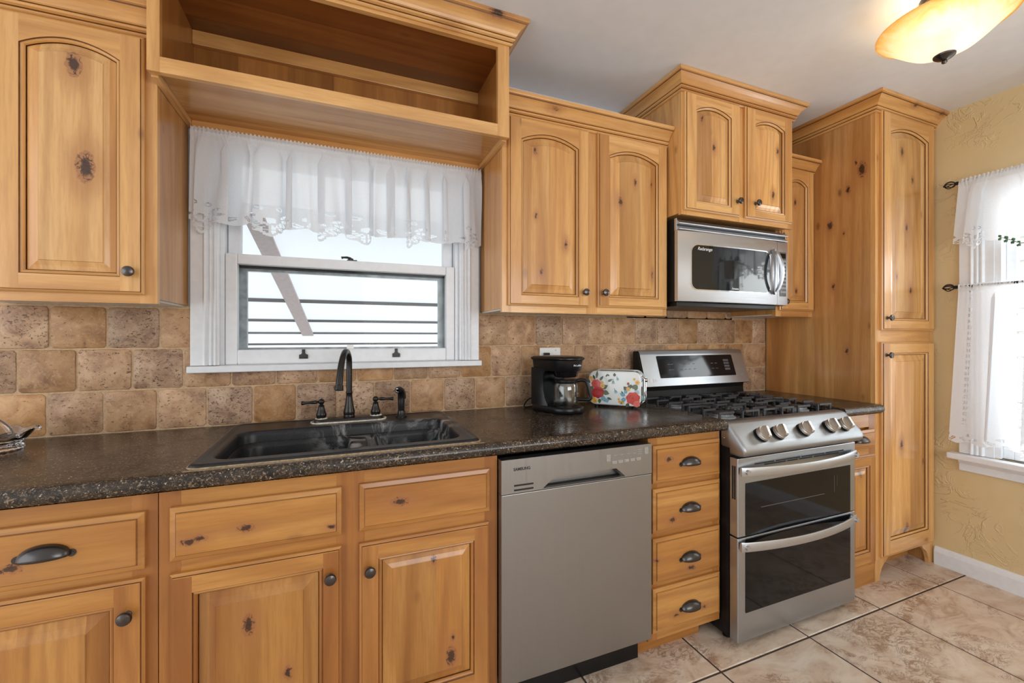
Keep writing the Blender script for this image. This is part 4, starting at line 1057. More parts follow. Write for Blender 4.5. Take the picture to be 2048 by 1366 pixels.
for x in (1.165, 1.185, 1.245, 1.275, 1.305, 1.34, 1.475, 1.505):
    for s in (0.085, 0.115):
        m = MB(); plate(m, x, x+0.018, s, s+0.003); obj('touch_mark', m, MDIM, dp)
for s in (0.075, 0.092, 0.109, 0.126):
    m = MB(); plate(m, 1.575, 1.615, s, s+0.012); obj('touch_key', m, MDIM, dp)
sr = R(90)-math.atan2(tv.y, tv.z)
obj('logo_disc', MB().lathe([(0.0105, 0.0), (0.0105, 0.0008), (0.0001, 0.001)], SLP(1.034, 0.031, 0.0036), bn, 24), MLTEXT, fp)
text('lettering', 'LG', 0.024, SLP(1.047, 0.0225, 0.0038), MLTEXT, fp, rot=(sr, 0, 0))
text('lettering', 'EASY', 0.010, SLP(1.688, 0.040, 0.0038), MGREY, fp, rot=(sr, 0, 0))

# ------------------------------------------------------------------ microwave
t = thing('microwave_oven', 'stainless over-the-range microwave with dark window and oval handle', 'microwave', (1.365, -0.18, 1.42))
MX0, MX1 = 0.9905, 1.7435
obj('case', MB().box(MX0, MX1, -0.338, -0.002, 1.4225, 1.8165).box(MX0+0.01, MX1-0.07, -0.345, -0.05, 1.4015, 1.4225), MBLACKM, t, bevel=0.002)
def yb(x): return -0.358-0.016*(1-((x-1.365)/0.40)**2)
def bowed(x0, x1, z0, z1, d=0.020, n=18, m_=0, o_=0.0, edge=0.0):
    mm = MB(); loops = []
    for i in range(n+1):
        x = x0+(x1-x0)*i/n; y = yb(x)-o_
        if edge and i == 0: y += edge
        loops.append([(x, y, z0+0.003), (x, y+0.002, z0), (x, y+d, z0), (x, y+d, z1), (x, y+0.002, z1), (x, y, z1-0.003)])
    return mm.loft(loops, m_, True, True, True, True)
dr = obj('door', bowed(MX0, 1.6560, 1.4240, 1.7590), MSTEELB, t, sharp=50)
pn = obj('control_panel', bowed(1.6580, MX1, 1.4240, 1.7590), MSTEELB, t, sharp=50)
def onbow(poly, o0, o1, mm=None, m_=0):
    mm = mm or MB(); xs = sorted(set([x for x, z in poly])); lo = []; 
    def span(x):
        zs = []
        for i in range(len(poly)):
            (xa, za), (xb, zb) = poly[i], poly[(i+1) % len(poly)]
            if abs(xa-xb) < 1e-9:
                if abs(x-xa) < 1e-9: zs += [za, zb]
            elif min(xa, xb)-1e-9 <= x <= max(xa, xb)+1e-9: zs.append(za+(zb-za)*(x-xa)/(xb-xa))
        return min(zs), max(zs)
    a, b = xs[0], xs[-1]; xs = sorted(set(xs+[a+(b-a)*i/16 for i in range(1, 16)]))
    for x in xs:
        z0, z1 = span(x)
        lo.append([(x, yb(x)-o1, z0), (x, yb(x)-o1, z1), (x, yb(x)-o0, z1), (x, yb(x)-o0, z0)])
    return mm.loft(lo, m_, True, True, True, False)
obj('window_rim', onbow(rrect(1.066, 1.602, 1.478, 1.700, 0.040, 7), -0.002, 0.0015), MCHROME, dr)
MMWG = plain('microwave_window_glass', (0.012, 0.013, 0.014), 0.05, spec=0.45)
wn_ = obj('window', onbow(rrect(1.071, 1.597, 1.483, 1.695, 0.036, 7), -0.001, 0.0032), MMWG, dr)
text('lettering', 'Radarange', 0.022, (1.098, yb(1.14)-0.0052, 1.670), MLTEXT, dr, shear=0.35)
text('lettering', 'Amana', 0.017, (1.315, yb(1.34)-0.0042, 1.489), MLTEXT, dr, shear=0.15)
loops = []; n = 40
for i in range(n):
    a = 2*PI*i/n; ca, sa = math.cos(a), math.sin(a)
    px = 1.620+0.027*ca*(1+0.15*ca); pz = 1.595+0.112*sa; py = yb(1.62)-0.012-0.022*(1-sa*sa)
    tx, tz = 0.026*-sa, 0.112*ca; l = math.hypot(tx, tz); nx, nz = tz/l, -tx/l
    w = 0.0085+0.003*ca; loops.append([(px-nx*w, py+0.006, pz-nz*w), (px-nx*w*0.6, py-0.004, pz-nz*w*0.6), (px+nx*w*0.6, py-0.004, pz+nz*w*0.6), (px+nx*w, py+0.006, pz+nz*w)])
loops.append(loops[0])
hd = obj('handle', MB().loft(loops, 0, True, False, False, True), MSTEEL, dr, sharp=60)
for z in (1.488, 1.702): obj('handle_post', MB().lathe([(0.008, 0), (0.007, 0.014)], (1.622, yb(1.622)+0.001, z), (0, -1, 0), 12), MSTEEL, hd)
kp = obj('keypad', onbow(rrect(1.676, 1.730, 1.470, 1.705, 0.004, 3), -0.001, 0.0018), plain('dark_grey_keypad', (0.10, 0.105, 0.11), 0.25), pn)
obj('display', onbow(rrect(1.681, 1.725, 1.672, 1.698, 0.002, 2), 0.0015, 0.0024), MGLOSSK, pn)
MKEY = plain('grey_key_print', (0.30, 0.31, 0.32), 0.4)
for r_ in range(9):
    for c_ in range(3):
        x = 1.6815+c_*0.0155; z = 1.652-r_*0.0205
        obj('key', onbow(rrect(x, x+0.0125, z, z+0.011, 0.002, 2), 0.0012, 0.0024), MKEY, pn)
m = MB()
for z in (1.7610, 1.7885):
    m.prism([(-0.336, z), (-0.366, z+0.001), (-0.368, z+0.005), (-0.344, z+0.0245), (-0.336, z+0.0255)], 'x', MX0+0.004, MX1-0.004)
m.box(MX0, MX0+0.004, -0.350, -0.338, 1.760, 1.8165).box(MX1-0.004, MX1, -0.350, -0.338, 1.760, 1.8165)
obj('vent_grille', m, MSTEELB, t)

# ------------------------------------------------------------------ wall outlet
t = thing('wall_outlet', 'white two-gang wall plate with outlet and switch behind the coffee maker', 'outlet', (0.5015, 0, 1.144))
obj('cover_plate', MB().box(0.4435, 0.5595, -0.006, 0.0035, 1.0875, 1.2005), MPLATE, t, bevel=0.003)
for z in (1.125, 1.163): obj('socket', MB().prism(rrect(0.457, 0.489, z-0.014, z+0.014, 0.010, 4), 'y', -0.0078, -0.004), MPLATE, t)
obj('toggle_switch', MB().box(0.5265, 0.5355, -0.016, -0.004, 1.140, 1.158), MPLATE, t, bevel=0.002)
for z in (1.100, 1.188): obj('screw', MB().lathe([(0.003, 0), (0.002, 0.001), (0.0001, 0.0012)], (0.531, -0.006, z), (0, -1, 0), 10), MGREY, t)

# ------------------------------------------------------------------ coffee maker (front is local -y)
CM = thing('coffee_maker', 'black drip coffee maker beside the toaster, in front of the wall outlet', 'coffee maker', (0.450, -0.185, 0.914), R(20))
def slab(x, y0, y1, z, rf, rb, n=10, q=0.0):
    """outline with a round front and squared back"""
    L = []
    w = x-q; yf = y0+q; yk = y1-q
    for i in range(2*n+1):
        a = PI+PI*i/(2*n); L.append((w*math.cos(a), yf+rf+rf*math.sin(a), z))
    for cx, s in ((w-rb, 0), (-(w-rb), 1)):
        for i in range(5):
            a = R(90*s+90*i/4); L.append((cx+rb*math.cos(a), yk-rb+rb*math.sin(a), z))
    return L
m = MB()
m.loft([slab(0.081, -0.120, 0.095, 0.002, 0.075, 0.02), slab(0.084, -0.124, 0.098, 0.006, 0.075, 0.02), slab(0.084, -0.124, 0.098, 0.024, 0.075, 0.02), slab(0.080, -0.120, 0.095, 0.030, 0.073, 0.02), slab(0.074, -0.114, 0.09, 0.031, 0.07, 0.02)], 0, c0=True, c1=True)
obj('base', m, MBLACK, CM, local=True, sharp=50)
obj('warming_plate', MB().lathe([(0.056, 0.031), (0.056, 0.034), (0.050, 0.035), (0.0001, 0.0345)], (0, -0.045, 0), (0, 0, 1), 32), MGLOSSK, CM, local=True)
m = MB()
col = lambda z, g0: [(-0.080, 0.095, z), (-0.080, 0.050-g0, z), (-0.072, 0.028-g0, z), (-0.055, 0.024, z), (0.055, 0.024, z), (0.072, 0.028-g0, z), (0.080, 0.050-g0, z), (0.080, 0.095, z)]
m.loft([col(0.030, 0.03), col(0.06, 0.012), col(0.10, 0.0), col(0.165, 0.0), col(0.200, 0.02)], 0, c0=True, c1=True)
obj('water_column', m, MBLACK, CM, local=True, sharp=45)
m = MB()
m.loft([slab(0.074, -0.110, 0.094, 0.188, 0.072, 0.02), slab(0.076, -0.113, 0.095, 0.192, 0.073, 0.02), slab(0.081, -0.119, 0.098, 0.236, 0.076, 0.02)], 0, c0=True, c1=True)
hd = obj('brew_head', m, MBLACK, CM, local=True, sharp=50)
obj('filter_basket', MB().lathe([(0.046, 0.160), (0.052, 0.164), (0.060, 0.188)], (0, -0.045, 0), (0, 0, 1), 32), MGLOSSK, CM, local=True)
m = MB().loft([slab(0.083, -0.122, 0.099, 0.236, 0.077, 0.02), slab(0.088, -0.128, 0.102, 0.241, 0.079, 0.02), slab(0.088, -0.128, 0.102, 0.246, 0.079, 0.02), slab(0.080, -0.118, 0.095, 0.252, 0.074, 0.02), slab(0.05, -0.08, 0.06, 0.2545, 0.045, 0.02)], 0, c0=True, c1=True)
obj('lid', m, MBLACK, CM, local=True, sharp=50)
text('lettering', 'Mr.Coffee', 0.0125, (-0.030, -0.1165, 0.211), MLTEXT, hd, rot=(R(85), 0, 0), shear=0.2, local=True)
# power cord to the outlet (its plug sits in the socket)
pts = spline([(0.402, -0.105, 0.930), (0.385, -0.075, 0.922), (0.360, -0.060, 0.9185), (0.345, -0.060, 0.9175), (0.336, -0.055, 0.920), (0.345, -0.045, 0.935), (0.365, -0.040, 0.952), (0.385, -0.040, 0.958), (0.415, -0.045, 0.955), (0.445, -0.040, 0.985), (0.468, -0.040, 1.06), (0.473, -0.038, 1.13), (0.473, -0.032, 1.160)], 8)
cord = obj('power_cord', MB().tube(pts, 0.0032, 8), MBLACK, CM)
m = MB().box(0.461, 0.486, -0.034, -0.0079, 1.152, 1.176)
obj('plug', m, MBLACK, cord, bevel=0.003)
# the glass carafe standing on the warming plate
cw = wm(CM) @ Vector((0, -0.045, 0.0352))
CA = thing('coffee_carafe', 'empty glass coffee pot with black handle standing in the coffee maker', 'carafe', cw, R(52))
prof = [(0.040, 0.0), (0.052, 0.002), (0.0565, 0.010), (0.0575, 0.022), (0.0575, 0.075), (0.056, 0.090), (0.052, 0.098), (0.050, 0.104), (0.048, 0.104), (0.050, 0.097), (0.054, 0.089), (0.0555, 0.075), (0.0555, 0.022), (0.054, 0.011), (0.050, 0.004), (0.0001, 0.003)]
obj('glass_jug', MB().lathe([(0.0001, 0.0)]+prof, (0, 0, 0), (0, 0, 1), 40), MCARAFE, CA, local=True)
obj('collar', MB().lathe([(0.0535, 0.099), (0.0545, 0.101), (0.0545, 0.112), (0.050, 0.116), (0.0001, 0.117)], (0, 0, 0), (0, 0, 1), 36), MBLACK, CA, local=True)
hp = spline([(0, -0.050, 0.108), (0, -0.072, 0.113), (0, -0.092, 0.107), (0, -0.100, 0.090), (0, -0.108, 0.060), (0, -0.112, 0.035), (0, -0.104, 0.026), (0, -0.085, 0.026), (0, -0.0565, 0.026)], 6)
m = MB(); loops = []
for i, p in enumerate(hp):
    tg = (hp[min(i+1, len(hp)-1)]-hp[max(i-1, 0)]).normalized(); nn = Vector((0, -tg.z, tg.y)); w = 0.010; k = 0.0075
    loops.append([p+Vector((-w, 0, 0))-nn*k*0.5, p+Vector((-w*0.6, 0, 0))-nn*k, p+Vector((w*0.6, 0, 0))-nn*k, p+Vector((w, 0, 0))-nn*k*0.5, p+Vector((w, 0, 0))+nn*k*0.5, p+Vector((w*0.6, 0, 0))+nn*k, p+Vector((-w*0.6, 0, 0))+nn*k, p+Vector((-w, 0, 0))+nn*k*0.5])
m.loft(loops, 0, True, True, True, True)
obj('handle', m, MBLACK, CA, local=True, sharp=60)
text('lettering', 'Mr.Coffee', 0.011, (0.012, -0.0560, 0.045), MLTEXT, CA, rot=(R(90), 0, R(25)), shear=0.2, local=True)

# ------------------------------------------------------------------ toaster (front is local -y)
TO = thing('toaster', 'white toaster with red and yellow flowers, left of the range', 'toaster', (0.790, -0.160, 0.914), R(-45))
TW, TH, TD = 0.125, 0.176, 0.070
MENAMEL = plain('white_enamel', (0.80, 0.83, 0.81), 0.15, coat=0.3)
def tring(q, y, r=0.036): return [(x, y, z) for x, z in rrect(-TW+q, TW-q, 0.010+q, TH-q, r-q*0.5, 8)]
m = MB().loft([tring(0.004, -TD+0.016, 0.034), tring(0.004, TD-0.016, 0.034)], 0, c0=True, c1=True)
obj('chrome_shell', m, MCHROME, TO, local=True, sharp=40)
for s, nm in ((-1, 'front_panel'), (1, 'back_panel')):
    m = MB().loft([tring(0.0005, s*(TD-0.017)), tring(0.0, s*(TD-0.010)), tring(0.0012, s*(TD-0.004)), tring(0.004, s*(TD-0.001)), tring(0.008, s*TD)], 0, c0=True, c1=True)
    o = obj(nm, m, MENAMEL, TO, local=True, sharp=50)
    if s == -1: front = o
m = MB()
for y in (-0.022, 0.022): m.box(-0.085, 0.080, y-0.012, y+0.012, TH-0.0045, TH-0.0035)
obj('bread_slot', m, MDARK, TO, local=True)
for x in (-0.09, 0.09):
    for y in (-0.04, 0.04): obj('foot', MB().lathe([(0.010, 0), (0.011, 0.012)], (x, y, 0), (0, 0, 1), 12), MBLACK, TO, local=True)
obj('lever', MB().box(TW-0.004, TW+0.012, -0.006, 0.006, 0.128, 0.135).lathe([(0.007, 0), (0.010, 0.004), (0.010, 0.016), (0.006, 0.020), (0.0001, 0.021)], (TW+0.003, 0, 0.1315), (1, 0, 0), 18), MCHROME, TO, local=True)
obj('lever_guide', MB().box(TW-0.006, TW-0.0035, -0.003, 0.003, 0.045, 0.14), MDARK, TO, local=True)
m = MB()
for y in (-0.036, 0.036): m.tube([(TW-0.006, y, 0.150), (TW+0.010, y, 0.140), (TW+0.012, y, 0.060), (TW+0.012, y, 0.035), (TW-0.005, y, 0.020)], 0.003, 8)
obj('end_rail', m, MCHROME, TO, local=True)
obj('browning_dial', MB().lathe([(0.015, 0), (0.015, 0.004), (0.012, 0.006), (0.011, 0.016), (0.0001, 0.017)], (TW-0.005, 0, 0.042), (1, 0, 0), 22), plain('pale_teal_plastic', (0.32, 0.58, 0.56), 0.3), TO, local=True)
# painted flowers
PCOL = {'red': (0.48, 0.010, 0.012), 'coral': (0.62, 0.055, 0.035), 'dred': (0.30, 0.008, 0.010), 'yel': (0.75, 0.42, 0.06), 'ora': (0.62, 0.24, 0.03), 'grn': (0.10, 0.13, 0.05), 'dgrn': (0.03, 0.05, 0.025), 'blu': (0.16, 0.36, 0.46), 'lblu': (0.36, 0.52, 0.58), 'pink': (0.72, 0.17, 0.12)}
PN = list(PCOL); PM = [plain('paint_'+k, c, 0.2, coat=0.2, var=0.12, scale=250) for k, c in PCOL.items()]
lay = [0]
def blob(mm, x, z, a, b, ang, col, n=14, wav=0.0, wn=5):
    lay[0] += 1; y = -TD-0.0002-lay[0]*0.000004; ca, sa = math.cos(ang), math.sin(ang)
    P = []
    for i in range(n):
        t_ = 2*PI*i/n; rr = 1+wav*math.cos(wn*t_)
        u, v = a*rr*math.cos(t_), b*rr*math.sin(t_); P.append((x+u*ca-v*sa, y, z+u*sa+v*ca))
    mm.add([(x, y, z)]+P, [(0, 1+i, 1+(i+1) % n) for i in range(n)], PN.index(col))
def leaf(mm, x, z, l, w, ang, col='grn'):
    lay[0] += 1; y = -TD-0.0002-lay[0]*0.000004; ca, sa = math.cos(ang), math.sin(ang); P = []
    for i in range(13):
        t_ = i/12; P.append((t_*l, w*math.sin(PI*t_**0.8)))
    P += [(p[0], -p[1]) for p in P[-2:0:-1]]
    mm.add([(x+u*ca-v*sa, y, z+u*sa+v*ca) for u, v in P], [list(range(len(P)))], PN.index(col))
def rose(mm, x, z, r, c1, c2):
    rg = random.Random(int(x*9999)); blob(mm, x, z, r, r*0.92, 0.3, c1, 30, 0.07, 7)
    for ring, k in ((0.70, 7), (0.42, 5)):
        for i in range(k):
            a = 2*PI*i/k+ring*3; cx, cz = x+r*ring*math.cos(a), z+r*ring*math.sin(a)*0.92
            blob(mm, cx, cz, r*0.30, r*0.17, a+PI/2, c2 if i % 2 else c1, 12); blob(mm, cx-math.cos(a)*r*0.05, cz-math.sin(a)*r*0.05, r*0.27, r*0.12, a+PI/2, c1, 12)
    blob(mm, x, z, r*0.20, r*0.17, 0, c2, 12); blob(mm, x+r*0.04, z, r*0.11, r*0.09, 0, c1, 10)
def daisy(mm, x, z, r, c='yel', k=7, cc='ora'):
    for i in range(k):
        a = 2*PI*i/k; blob(mm, x+r*0.6*math.cos(a), z+r*0.6*math.sin(a), r*0.42, r*0.28, a, c, 9)
    blob(mm, x, z, r*0.30, r*0.30, 0, cc, 9)
def bell(mm, x, z, r, ang):
    leaf(mm, x-1.9*r*math.cos(ang), z-1.9*r*math.sin(ang), 1.6*r, r*0.12, ang, 'grn'); blob(mm, x, z, r*0.85, r*0.6, ang, 'blu', 12); blob(mm, x+0.5*r*math.cos(ang), z+0.5*r*math.sin(ang), r*0.35, r*0.8, ang, 'lblu', 12, 0.1)
m = MB()
for x, z, l, w, a, c in ((-.085,.138,.040,.006,1.45,'grn'),(-.092,.132,.026,.006,2.0,'dgrn'),(-.070,.128,.030,.006,.9,'dgrn'),(-.115,.115,.030,.006,2.3,'dgrn'),(-.118,.100,.028,.006,2.6,'grn'),(-.098,.085,.030,.011,2.9,'grn'),(-.100,.070,.028,.012,3.6,'dgrn'),(-.060,.090,.034,.011,.5,'grn'),(-.055,.075,.034,.012,-.3,'grn'),(-.058,.050,.032,.009,-.9,'dgrn'),(-.070,.040,.024,.008,-1.6,'grn'),(-.100,.050,.028,.009,-2.2,'grn'),(-.035,.046,.026,.006,-.3,'dgrn'),(-.03,.125,.026,.006,.5,'grn'),(-.040,.148,.014,.004,.9,'dgrn'),(.002,.150,.018,.007,1.6,'dgrn'),(-.022,.152,.018,.004,2.6,'dgrn'),(.062,.085,.026,.010,2.3,'dgrn'),(.066,.090,.026,.009,1.2,'grn'),(.085,.095,.030,.010,.8,'grn'),(.098,.085,.034,.008,1.3,'grn'),(.052,.060,.028,.010,2.7,'blu'),(.056,.045,.026,.010,3.4,'blu'),(.060,.072,.020,.008,2.3,'blu'),(.042,.070,.016,.003,2.2,'dgrn'),(.048,.032,.024,.007,-2.6,'grn'),(.068,.026,.024,.008,-2.1,'dgrn'),(.100,.040,.020,.008,-.4,'grn'),(.036,.030,.018,.003,3.0,'dgrn'),(.100,.072,.022,.012,.9,'lblu')): leaf(m, x, z, l, w, a, c)
daisy(m, -.112, .140, .010); daisy(m, -.105, .128, .009); daisy(m, -.060, .118, .012); daisy(m, -.057, .102, .014); daisy(m, -.104, .040, .015); daisy(m, -.092, .028, .012); daisy(m, .108, .125, .012); daisy(m, .094, .140, .007); daisy(m, .066, .092, .011); daisy(m, .113, .050, .009); daisy(m, .022, .042, .007); daisy(m, .026, .030, .008); daisy(m, .042, .026, .007)
blob(m, -.052, .042, .012, .012, 0, 'blu', 16, .15); blob(m, -.035, .033, .010, .010, 0, 'blu', 16, .15)
rose(m, -.087, .112, .023, 'coral', 'red'); rose(m, -.114, .050, .012, 'pink', 'coral'); rose(m, -.078, .070, .030, 'red', 'dred'); rose(m, .088, .050, .032, 'coral', 'red'); rose(m, .105, .024, .016, 'pink', 'coral')
blob(m, .066, .118, .006, .007, 0, 'dred', 10); leaf(m, .068, .112, .012, .002, -1.2, 'dgrn'); leaf(m, .078, .098, .018, .008, 1.5, 'dgrn')
bell(m, -.004, .122, .010, -1.5); bell(m, .017, .138, .008, -1.2); bell(m, .008, .078, .010, -1.1)
obj('floral_print', m, PM, front, local=True, recalc=False)

# ------------------------------------------------------------------ crystal dish at the left edge
t = thing('glass_dish', 'cut crystal dish with ruffled rim on the counter at the left edge', 'dish', (-1.440, -0.165, 0.914))
def flute(r, z, k, amp, n=96): return [(-1.440+(r+amp*math.cos(k*2*PI*i/n))*math.cos(2*PI*i/n), -0.165+(r+amp*math.cos(k*2*PI*i/n))*math.sin(2*PI*i/n), z+amp*1.2*math.cos(k*2*PI*i/n)) for i in range(n)]
m = MB().loft([flute(0.052, 0.9145, 24, 0), flute(0.060, 0.918, 24, 0.0008), flute(0.058, 0.924, 24, 0.001), flute(0.050, 0.930, 24, 0.001), flute(0.062, 0.942, 16, 0.0015), flute(0.076, 0.958, 12, 0.003), flute(0.084, 0.970, 8, 0.004), flute(0.081, 0.971, 8, 0.004), flute(0.072, 0.960, 12, 0.003), flute(0.058, 0.945, 16, 0.001), flute(0.03, 0.935, 16, 0)], 0, c0=True, c1=True)
obj('bowl', m, MCRYSTAL, t, sharp=60)
m = MB().lathe([(0.0001, -0.009), (0.006, -0.007), (0.009, 0), (0.006, 0.007), (0.0001, 0.009)], (-1.349, -0.155, 0.974), (0, 0, 1), 16)
obj('rim_bead', m, MCRYSTAL, t)
m = MB().tube(spline([(-1.50, -0.19, 0.965), (-1.47, -0.185, 1.005), (-1.435, -0.18, 1.008), (-1.410, -0.175, 0.985), (-1.40, -0.172, 0.962)], 6), 0.007, 12)
obj('handle', m, MCRYSTAL, t)

# ------------------------------------------------------------------ curtains
def curtain(name, mat, org, du, width, ztop, zbot, folds, amp, holes, hem, flare=0.0, header=0.018, cell=0.0028, lace=0.12, ht=None, nrm=None, phase=0.0, parent=None, back=0.023):
    """hanging cloth: du = unit vector along the rod, nrm = into the room; holes(u, z) cuts the lace, hem(u) = lower edge"""
    nu = int(width/cell); zs = []
    z = ztop
    while z > zbot+lace: zs.append(z); z -= (0.006 if z > ztop-0.05 else 0.014)
    while z > zbot-0.06: zs.append(z); z -= cell
    rg = random.Random(int(phase*100)+11)
    fr = [(folds*rg.uniform(0.5, 1.7), rg.uniform(0, 6.28), rg.uniform(0.5, 1.0)) for _ in range(5)]
    hf = [(rg.uniform(0.8, 1.25)*2*PI/0.014, rg.uniform(0, 6.28)) for _ in range(3)]
    warp = [(rg.uniform(1.5, 5), rg.uniform(0, 6.28)) for _ in range(3)]
    vs = []; idx = {}
    def fold(u, z):
        t_ = (ztop-z)/(ztop-zbot)
        k = min(1, max(0, (ztop-0.014-z)/0.06)); a = amp*(0.40+0.60*min(1.15, t_))*k
        uu = u+0.02*t_*math.sin(u*9+phase)
        s = sum(w*math.sin(2*PI*f*uu/width+p+0.5*math.sin(2*PI*uu/width*wp[0]+wp[1])) for (f, p, w), wp in zip(fr, warp*2))/2.2
        s = math.tanh(s*1.25)
        h = sum(math.sin(f*u+p) for f, p in hf)/3
        hd_ = max(0, 1-abs(z-(ztop-0.008))/0.012)
        return a*s+0.0055*h*max(0.18*max(0, 1-t_*1.7), hd_)+0.006*(1 if ztop-0.035 < z < ztop-0.010 else 0)*0.6
    for j, z in enumerate(zs):
        for i in range(nu+1):
            u = width*i/nu
            if z < hem(u)-cell*0.9: continue
            zz = max(z, hem(u)); t_ = (ztop-zz)/(ztop-zbot)
            rise = 0.004*math.sin(hf[0][0]*u+hf[0][1])*max(0, 1-(ztop-z)/0.012) if z > ztop-0.012 else 0
            uo = u + flare*t_*(2*u/width-1) + 0.0
            kk = min(1, max(0, (ztop-0.018-zz)/0.06))*min(1, u/0.05, (width-u)/0.05)
            uo += kk*back*(math.sin(2*PI*folds*0.8*u/width+2.0*math.sin(2*PI*1.3*u/width+phase))+0.5*math.sin(2*PI*folds*1.37*u/width+phase*3))
            p = Vector(org)+du*uo+nrm*fold(u, zz); idx[(i, j)] = len(vs); vs.append((p.x, p.y, zz+rise))
    fs = []
    for j in range(len(zs)-1):
        for i in range(nu):
            q = [(i, j), (i+1, j), (i+1, j+1), (i, j+1)]
            if any(k not in idx for k in q): continue
            if holes(width*(i+0.5)/nu, (zs[j]+zs[j+1])/2): continue
            fs.append([idx[k] for k in q])
    mm = MB().add(vs, fs, 0, True)
    return obj(name, mm, mat, parent, base=None if parent else tuple(Vector(org)+Vector((0, 0, ztop))), recalc=False, sharp=180)

def lace_fn(motifs, zb, W, scal=0.062):
    def hem(u):
        z = zb+0.006*math.cos(2*PI*u/scal)
        for m_ in motifs:
            d = u-m_
            if abs(d) < 0.085:
                for pa in (-1.15, -0.55, 0.0, 0.55, 1.15):
                    # petals hanging below the hem line
                    L_ = 0.056 if pa == 0 else (0.046 if abs(pa) < 1 else 0.042)
                    px, pz = math.sin(pa), -math.cos(pa)
                    # lowest point of an ellipse petal at this u
                    cx, cz = d-px*L_*0.55, 0.0
                    aa, bb_ = L_*0.55, 0.0125
                    A = math.hypot(aa*px, bb_*pz)
                    if abs(cx) < A:
                        zz = zb+0.022+pz*L_*0.55-math.hypot(aa*pz, bb_*px)*math.sqrt(1-(cx/A)**2)
                        z = min(z, zz)
        return z
    def holes(u, z):
        if z > zb+0.085: return False
        for m_ in motifs:
            d = u-m_; h = z-(zb+0.022)
            if abs(d) < 0.09 and -0.07 < h < 0.065:
                if (d/0.0075)**2+(h/0.011)**2 < 1: return not abs(d) < 0.0
                for pa in (-1.15, -0.55, 0.0, 0.55, 1.15):
                    L_ = 0.056 if pa == 0 else (0.046 if abs(pa) < 1 else 0.042)
                    px, pz = math.sin(pa), -math.cos(pa)
                    s_ = d*px+h*pz; r_ = d*pz-h*px
                    if abs(s_-L_*0.62) < L_*0.30 and (abs(s_-L_*0.62)/(L_*0.30))**2+(r_/0.0072)**2 < 1 and abs(r_) > 0.0011 and abs(s_-L_*0.62) > 0.0012: return True
                for pa in (-2.2, -1.72, 1.72, 2.2):
                    px, pz = math.sin(pa), -math.cos(pa); s_ = d*px+h*pz; r_ = d*pz-h*px
                    if (abs(s_-0.033)/0.014)**2+(r_/0.0055)**2 < 1 and abs(s_-0.033) > 0.0013: return True
                for k in (-1, 1):
                    if ((d-k*0.014)/0.0085)**2+((h-0.046)/0.0085)**2 < 1 and ((d-k*0.014)/0.0045)**2+((h-0.046)/0.0045)**2 > 1: return True
        if any(abs(u-m_) < 0.070 for m_ in motifs): return False
        k = math.floor(u/scal+0.5); d = u-k*scal; h = z-(zb+0.006)
        # leaf cut-outs along the scalloped border
        for s_ in (-1, 1):
            a = 0.75*s_; x = d-s_*0.014; y_ = h-0.012
            p, q = x*math.cos(a)+y_*math.sin(a), -x*math.sin(a)+y_*math.cos(a)
            if (p/0.0145)**2+(q/0.0068)**2 < 1 and abs(q) > 0.0011 and abs(p+0.003) > 0.0012: return True
        if (d/0.0045)**2+((h-0.034)/0.008)**2 < 1: return True
        return False
    return hem, holes

VW = 1.102
hem, holes = lace_fn([0.045, 0.257, 0.46, 0.585, 0.79, 1.04], 1.676, VW)
v1 = curtain('valance_curtain', MVAL, (-0.985, -0.062, 0), Vector((1, 0, 0)), VW, 2.020, 1.676, 15, 0.026, holes, hem, flare=0.006, nrm=Vector((0, -1, 0)), phase=0.7)
tag(v1, 'white cutwork valance gathered over the sink window', 'valance')
t = thing('curtain_rod', 'slim rod hidden in the valance over the sink window', 'rod', (-0.437, -0.062, 2.003))
obj('rod', MB().tube([(-0.984, -0.060, 2.003), (0.115, -0.060, 2.003)], 0.004, 10), MWHITE, t)

def right_rod(z, y0, label):
    t = thing('curtain_rod', label, 'rod', (2.520, y0, z), 0, 'black rods at the right window')
    obj('rod', MB().tube([(2.520, y0-0.005, z), (2.520, -1.80, z)], 0.007, 12), MBLACKM, t)
    for yc, s in ((y0, 1), (-1.80, -1)):
        m = MB(); L = 0.046
        for k in range(6):
            pts = []
            for i in range(15):
                u = i/14; r = 0.0165*math.sin(PI*u)**0.75+0.0015; a = 2*PI*k/6+0.9*u
                pts.append((2.520+r*math.cos(a), yc+s*(0.004+L*u), z+r*math.sin(a)))
            m.tube(pts, 0.0024, 7)
        m.lathe([(0.0085, -0.006), (0.0095, 0.0), (0.0070, 0.004), (0.006, 0.007)], (2.520, yc, z), (0, s, 0), 14)
        m.lathe([(0.004, 0), (0.004, 0.004), (0.0001, 0.006)], (2.520, yc+s*(0.003+L), z), (0, s, 0), 10)
        obj('finial', m, MBLACKM, t)
    for yc in (y0-0.05, -1.75):
        obj('bracket', MB().tube([(2.520, yc, z-0.009), (2.55, yc, z-0.012), (2.5845, yc, z-0.012)], 0.005, 8), MBLACKM, t)
right_rod(2.060, -0.726, 'upper black curtain rod with cage finials beside the pantry, holding the valance')
right_rod(1.516, -0.722, 'lower black curtain rod with cage finials beside the pantry, holding the long curtain')
ND = Vector((-1, 0, 0)); DU = Vector((0, -1, 0))
hem, holes = lace_fn([0.10, 0.30, 0.52, 0.74, 0.93], 1.740, 1.03)
v2 = curtain('valance_curtain', MTIER, (2.514, -0.738, 0), DU, 1.03, 2.074, 1.740, 9, 0.016, holes, hem, flare=0.030, nrm=ND, phase=2.3)
tag(v2, 'short white valance with cutwork hem at the right window', 'valance')
